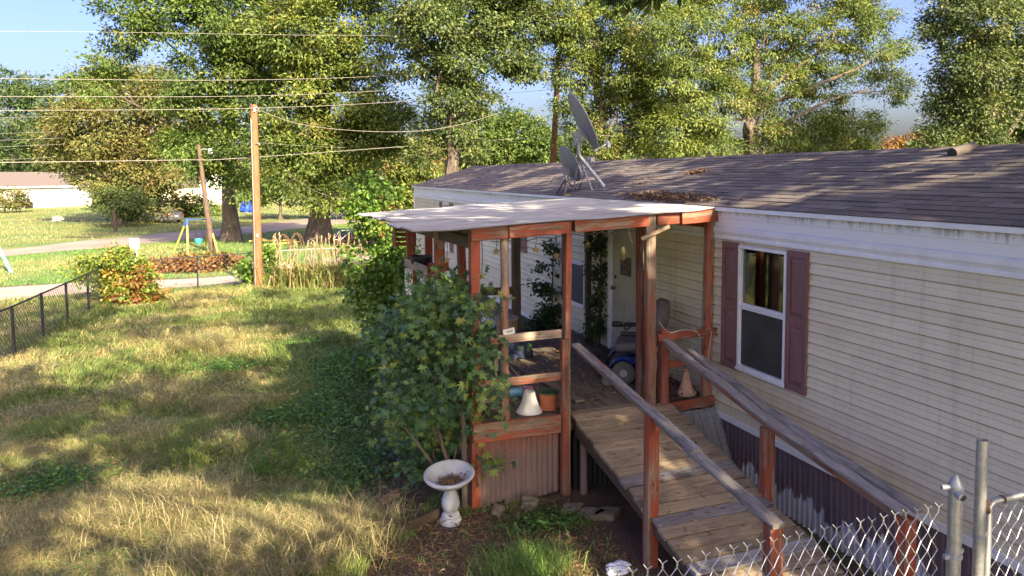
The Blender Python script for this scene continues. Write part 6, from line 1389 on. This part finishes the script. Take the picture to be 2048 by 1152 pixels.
b = MB(); b.box((0, -2.36, .42), (1.5, .12, .16)); b.v = [tuple(Mc @ Vector(v)) for v in b.v]; b.build('bumper', M['car'], car)
# swing set
sw = thing('swing_set', 'yellow legged swing set with blue top corners on the green strip', 'swing set', (-2.6, 37.5, 0))
TL, TR_ = Vector((-2.95, 37.2, 1.60)), Vector((-2.05, 38.2, 1.52))
for e, (t_, f1, f2) in enumerate(((TL, (-3.62, 37.9), (-2.78, 35.1)), (TR_, (-2.35, 40.6), (-1.52, 35.4)))):
    for f in (f1, f2): b = MB(); b.tube([(f[0], f[1], 0), tuple(t_*.85+Vector((f[0], f[1], 0))*.15)], .045, 8); b.build('leg', M['yellow'], sw, True)
    b = MB(); b.tube([tuple(t_*.82+Vector((*f1, 0))*.18), t_, tuple(t_*.82+Vector((*f2, 0))*.18)], .060, 8); b.build('corner_bracket', M['toy_blue'], sw, True)
b = MB(); b.tube([TL, TR_, TR_+(TR_-TL)*.25], .035, 8); b.build('top_bar', M['toy_blue'], sw, True)
b = MB(); m_ = (TL+TR_)/2; 
for s in (-.14, .14): b.tube([m_+Vector((s, 0, 0)), m_+Vector((s, 0, -1.0))], .008, 4)
b.build('swing_chain', M['black_metal'], sw); b = MB(); b.lathe([(.001, -.16), (.12, -.14), (.18, -.02), (.2, .12), (.16, .12), (.1, -.08), (.001, -.1)], m_+Vector((0, 0, -1.05)), 12); b.build('swing_seat', M['teal'], sw, True)
bp = MB(); bp.tube([(-9.45, 33.2, 1.0), (-8.72, 32.1, 0)], .06, 8); bp.tube([(-9.45, 33.2, 1.0), (-9.9, 33.6, 0)], .06, 8); tag(bp.build('play_frame', M['light_blue'], base=(-9.1, 32.8, 0)), 'pale blue slanted play frame leg at the left edge', 'play frame')
sn = thing('yard_sign', 'small white sign on a white post beyond the fence shrub', 'sign', (-4.65, 33.4, 0))
b = MB(); b.box((-4.67, 33.36, .84), (.34, .03, .46)); b.build('sign_board', M['sign'], sn); b = MB(); b.box((-4.62, 33.40, .32), (.10, .04, .66)); b.build('post', M['sign'], sn)
b = MB()
for r_ in (.07, .05): b.lathe([(r_-.012, 0), (r_, 0), (r_, .004), (r_-.012, .004)], (-4.66, 33.345, .84), 16, rot=Matrix.Rotation(math.pi/2, 3, 'X'))
b.build('faded_emblem', M['dish_light'], sn)
# junk near the thick oak
jk = thing('fallen_swing_frame', 'fallen yellow swing frame poles on the grass right of the orange pole', 'swing frame', (1.0, 39, 0))
for (a, c) in (((-.2, 41.5, .10), (2.2, 40.5, .15)), ((.2, 38.9, .06), (2.4, 40.1, .10)), ((0, 42, .25), (1.3, 40.5, .05))): b = MB(); b.tube([a, c], .055, 7); b.build('pole', M['yellow'], jk, True)
for k, (x, y) in enumerate(((1.35, 36.0), (2.0, 36.5))):
    b = MB(); b.tube([(x-.35+.35*(1-math.cos(q)), y, .85*math.sin(q)) for q in np.linspace(0, math.pi, 11)], .03, 6); b.tube([(x-.25+.25*(1-math.cos(q)), y+.5, .75*math.sin(q)) for q in np.linspace(0, math.pi, 11)], .03, 6); b.tube([(x, y-.02, .84), (x, y+.52, .74)], .035, 6); tag(b.build('metal_arch', M['rust'], base=(x, y, 0)), ['rusty metal arch frame left of the dried lilies', 'second rusty metal arch behind the dried lilies'][k], 'arch')
def bike(lb, x, y, rz_, lie):
    r_ = thing('bicycle', lb, 'bicycle', (x, y, 0), 'old bicycles piled by the thick oak'); r_.rotation_euler = (R(lie), 0, rz_)
    L0 = Vector((x, y, 0))
    for s in (-.5, .5):
        b = MB(); b.lathe([(.30, -.015), (.33, -.015), (.33, .015), (.30, .015)], (s, 0, .33), 20, rot=Matrix.Rotation(math.pi/2, 3, 'X')); me = b.mesh('wheel', M['black']); o = bpy.data.objects.new('wheel', me); COL.objects.link(o); o.parent = r_
    b = MB()
    for a, c in (((-.5, 0, .33), (-.1, 0, .33)), ((-.1, 0, .33), (-.22, 0, .8)), ((-.22, 0, .78), (.35, 0, .8)), ((-.1, 0, .33), (.38, 0, .72)), ((.5, 0, .33), (.35, 0, .92)), ((-.5, 0, .33), (-.22, 0, .75))): b.tube([a, c], .018, 6)
    o = bpy.data.objects.new('frame', b.mesh('frame', M['light_blue'] if lie > 30 else M['dish_light'])); COL.objects.link(o); o.parent = r_
    b = MB(); b.tube([(.36, -.25, .95), (.35, 0, .93), (.36, .25, .95)], .016, 6); o = bpy.data.objects.new('handlebar', b.mesh('handlebar', M['black_metal'])); COL.objects.link(o); o.parent = r_
    b = MB(); b.box((-.23, 0, .84), (.25, .12, .06)); o = bpy.data.objects.new('saddle', b.mesh('saddle', M['black'])); COL.objects.link(o); o.parent = r_
bike('old bicycle standing closest to the thick oak trunk', 4.4, 38.2, .2, 8); bike('old bicycle leaning in the middle of the pile', 5.2, 38.6, 2.6, 24); bike('pale blue bicycle lying at the right of the pile', 6.0, 38.0, .9, 62); bike('old bicycle half fallen at the back of the pile', 5.0, 39.6, -.4, 40)
bag('scrap_heap', 'dark heap of scrap under the old bicycles', 'scrap heap', (5.3, 39.0, .2), (1.4, .8, .35), 'dark_wood', 31)
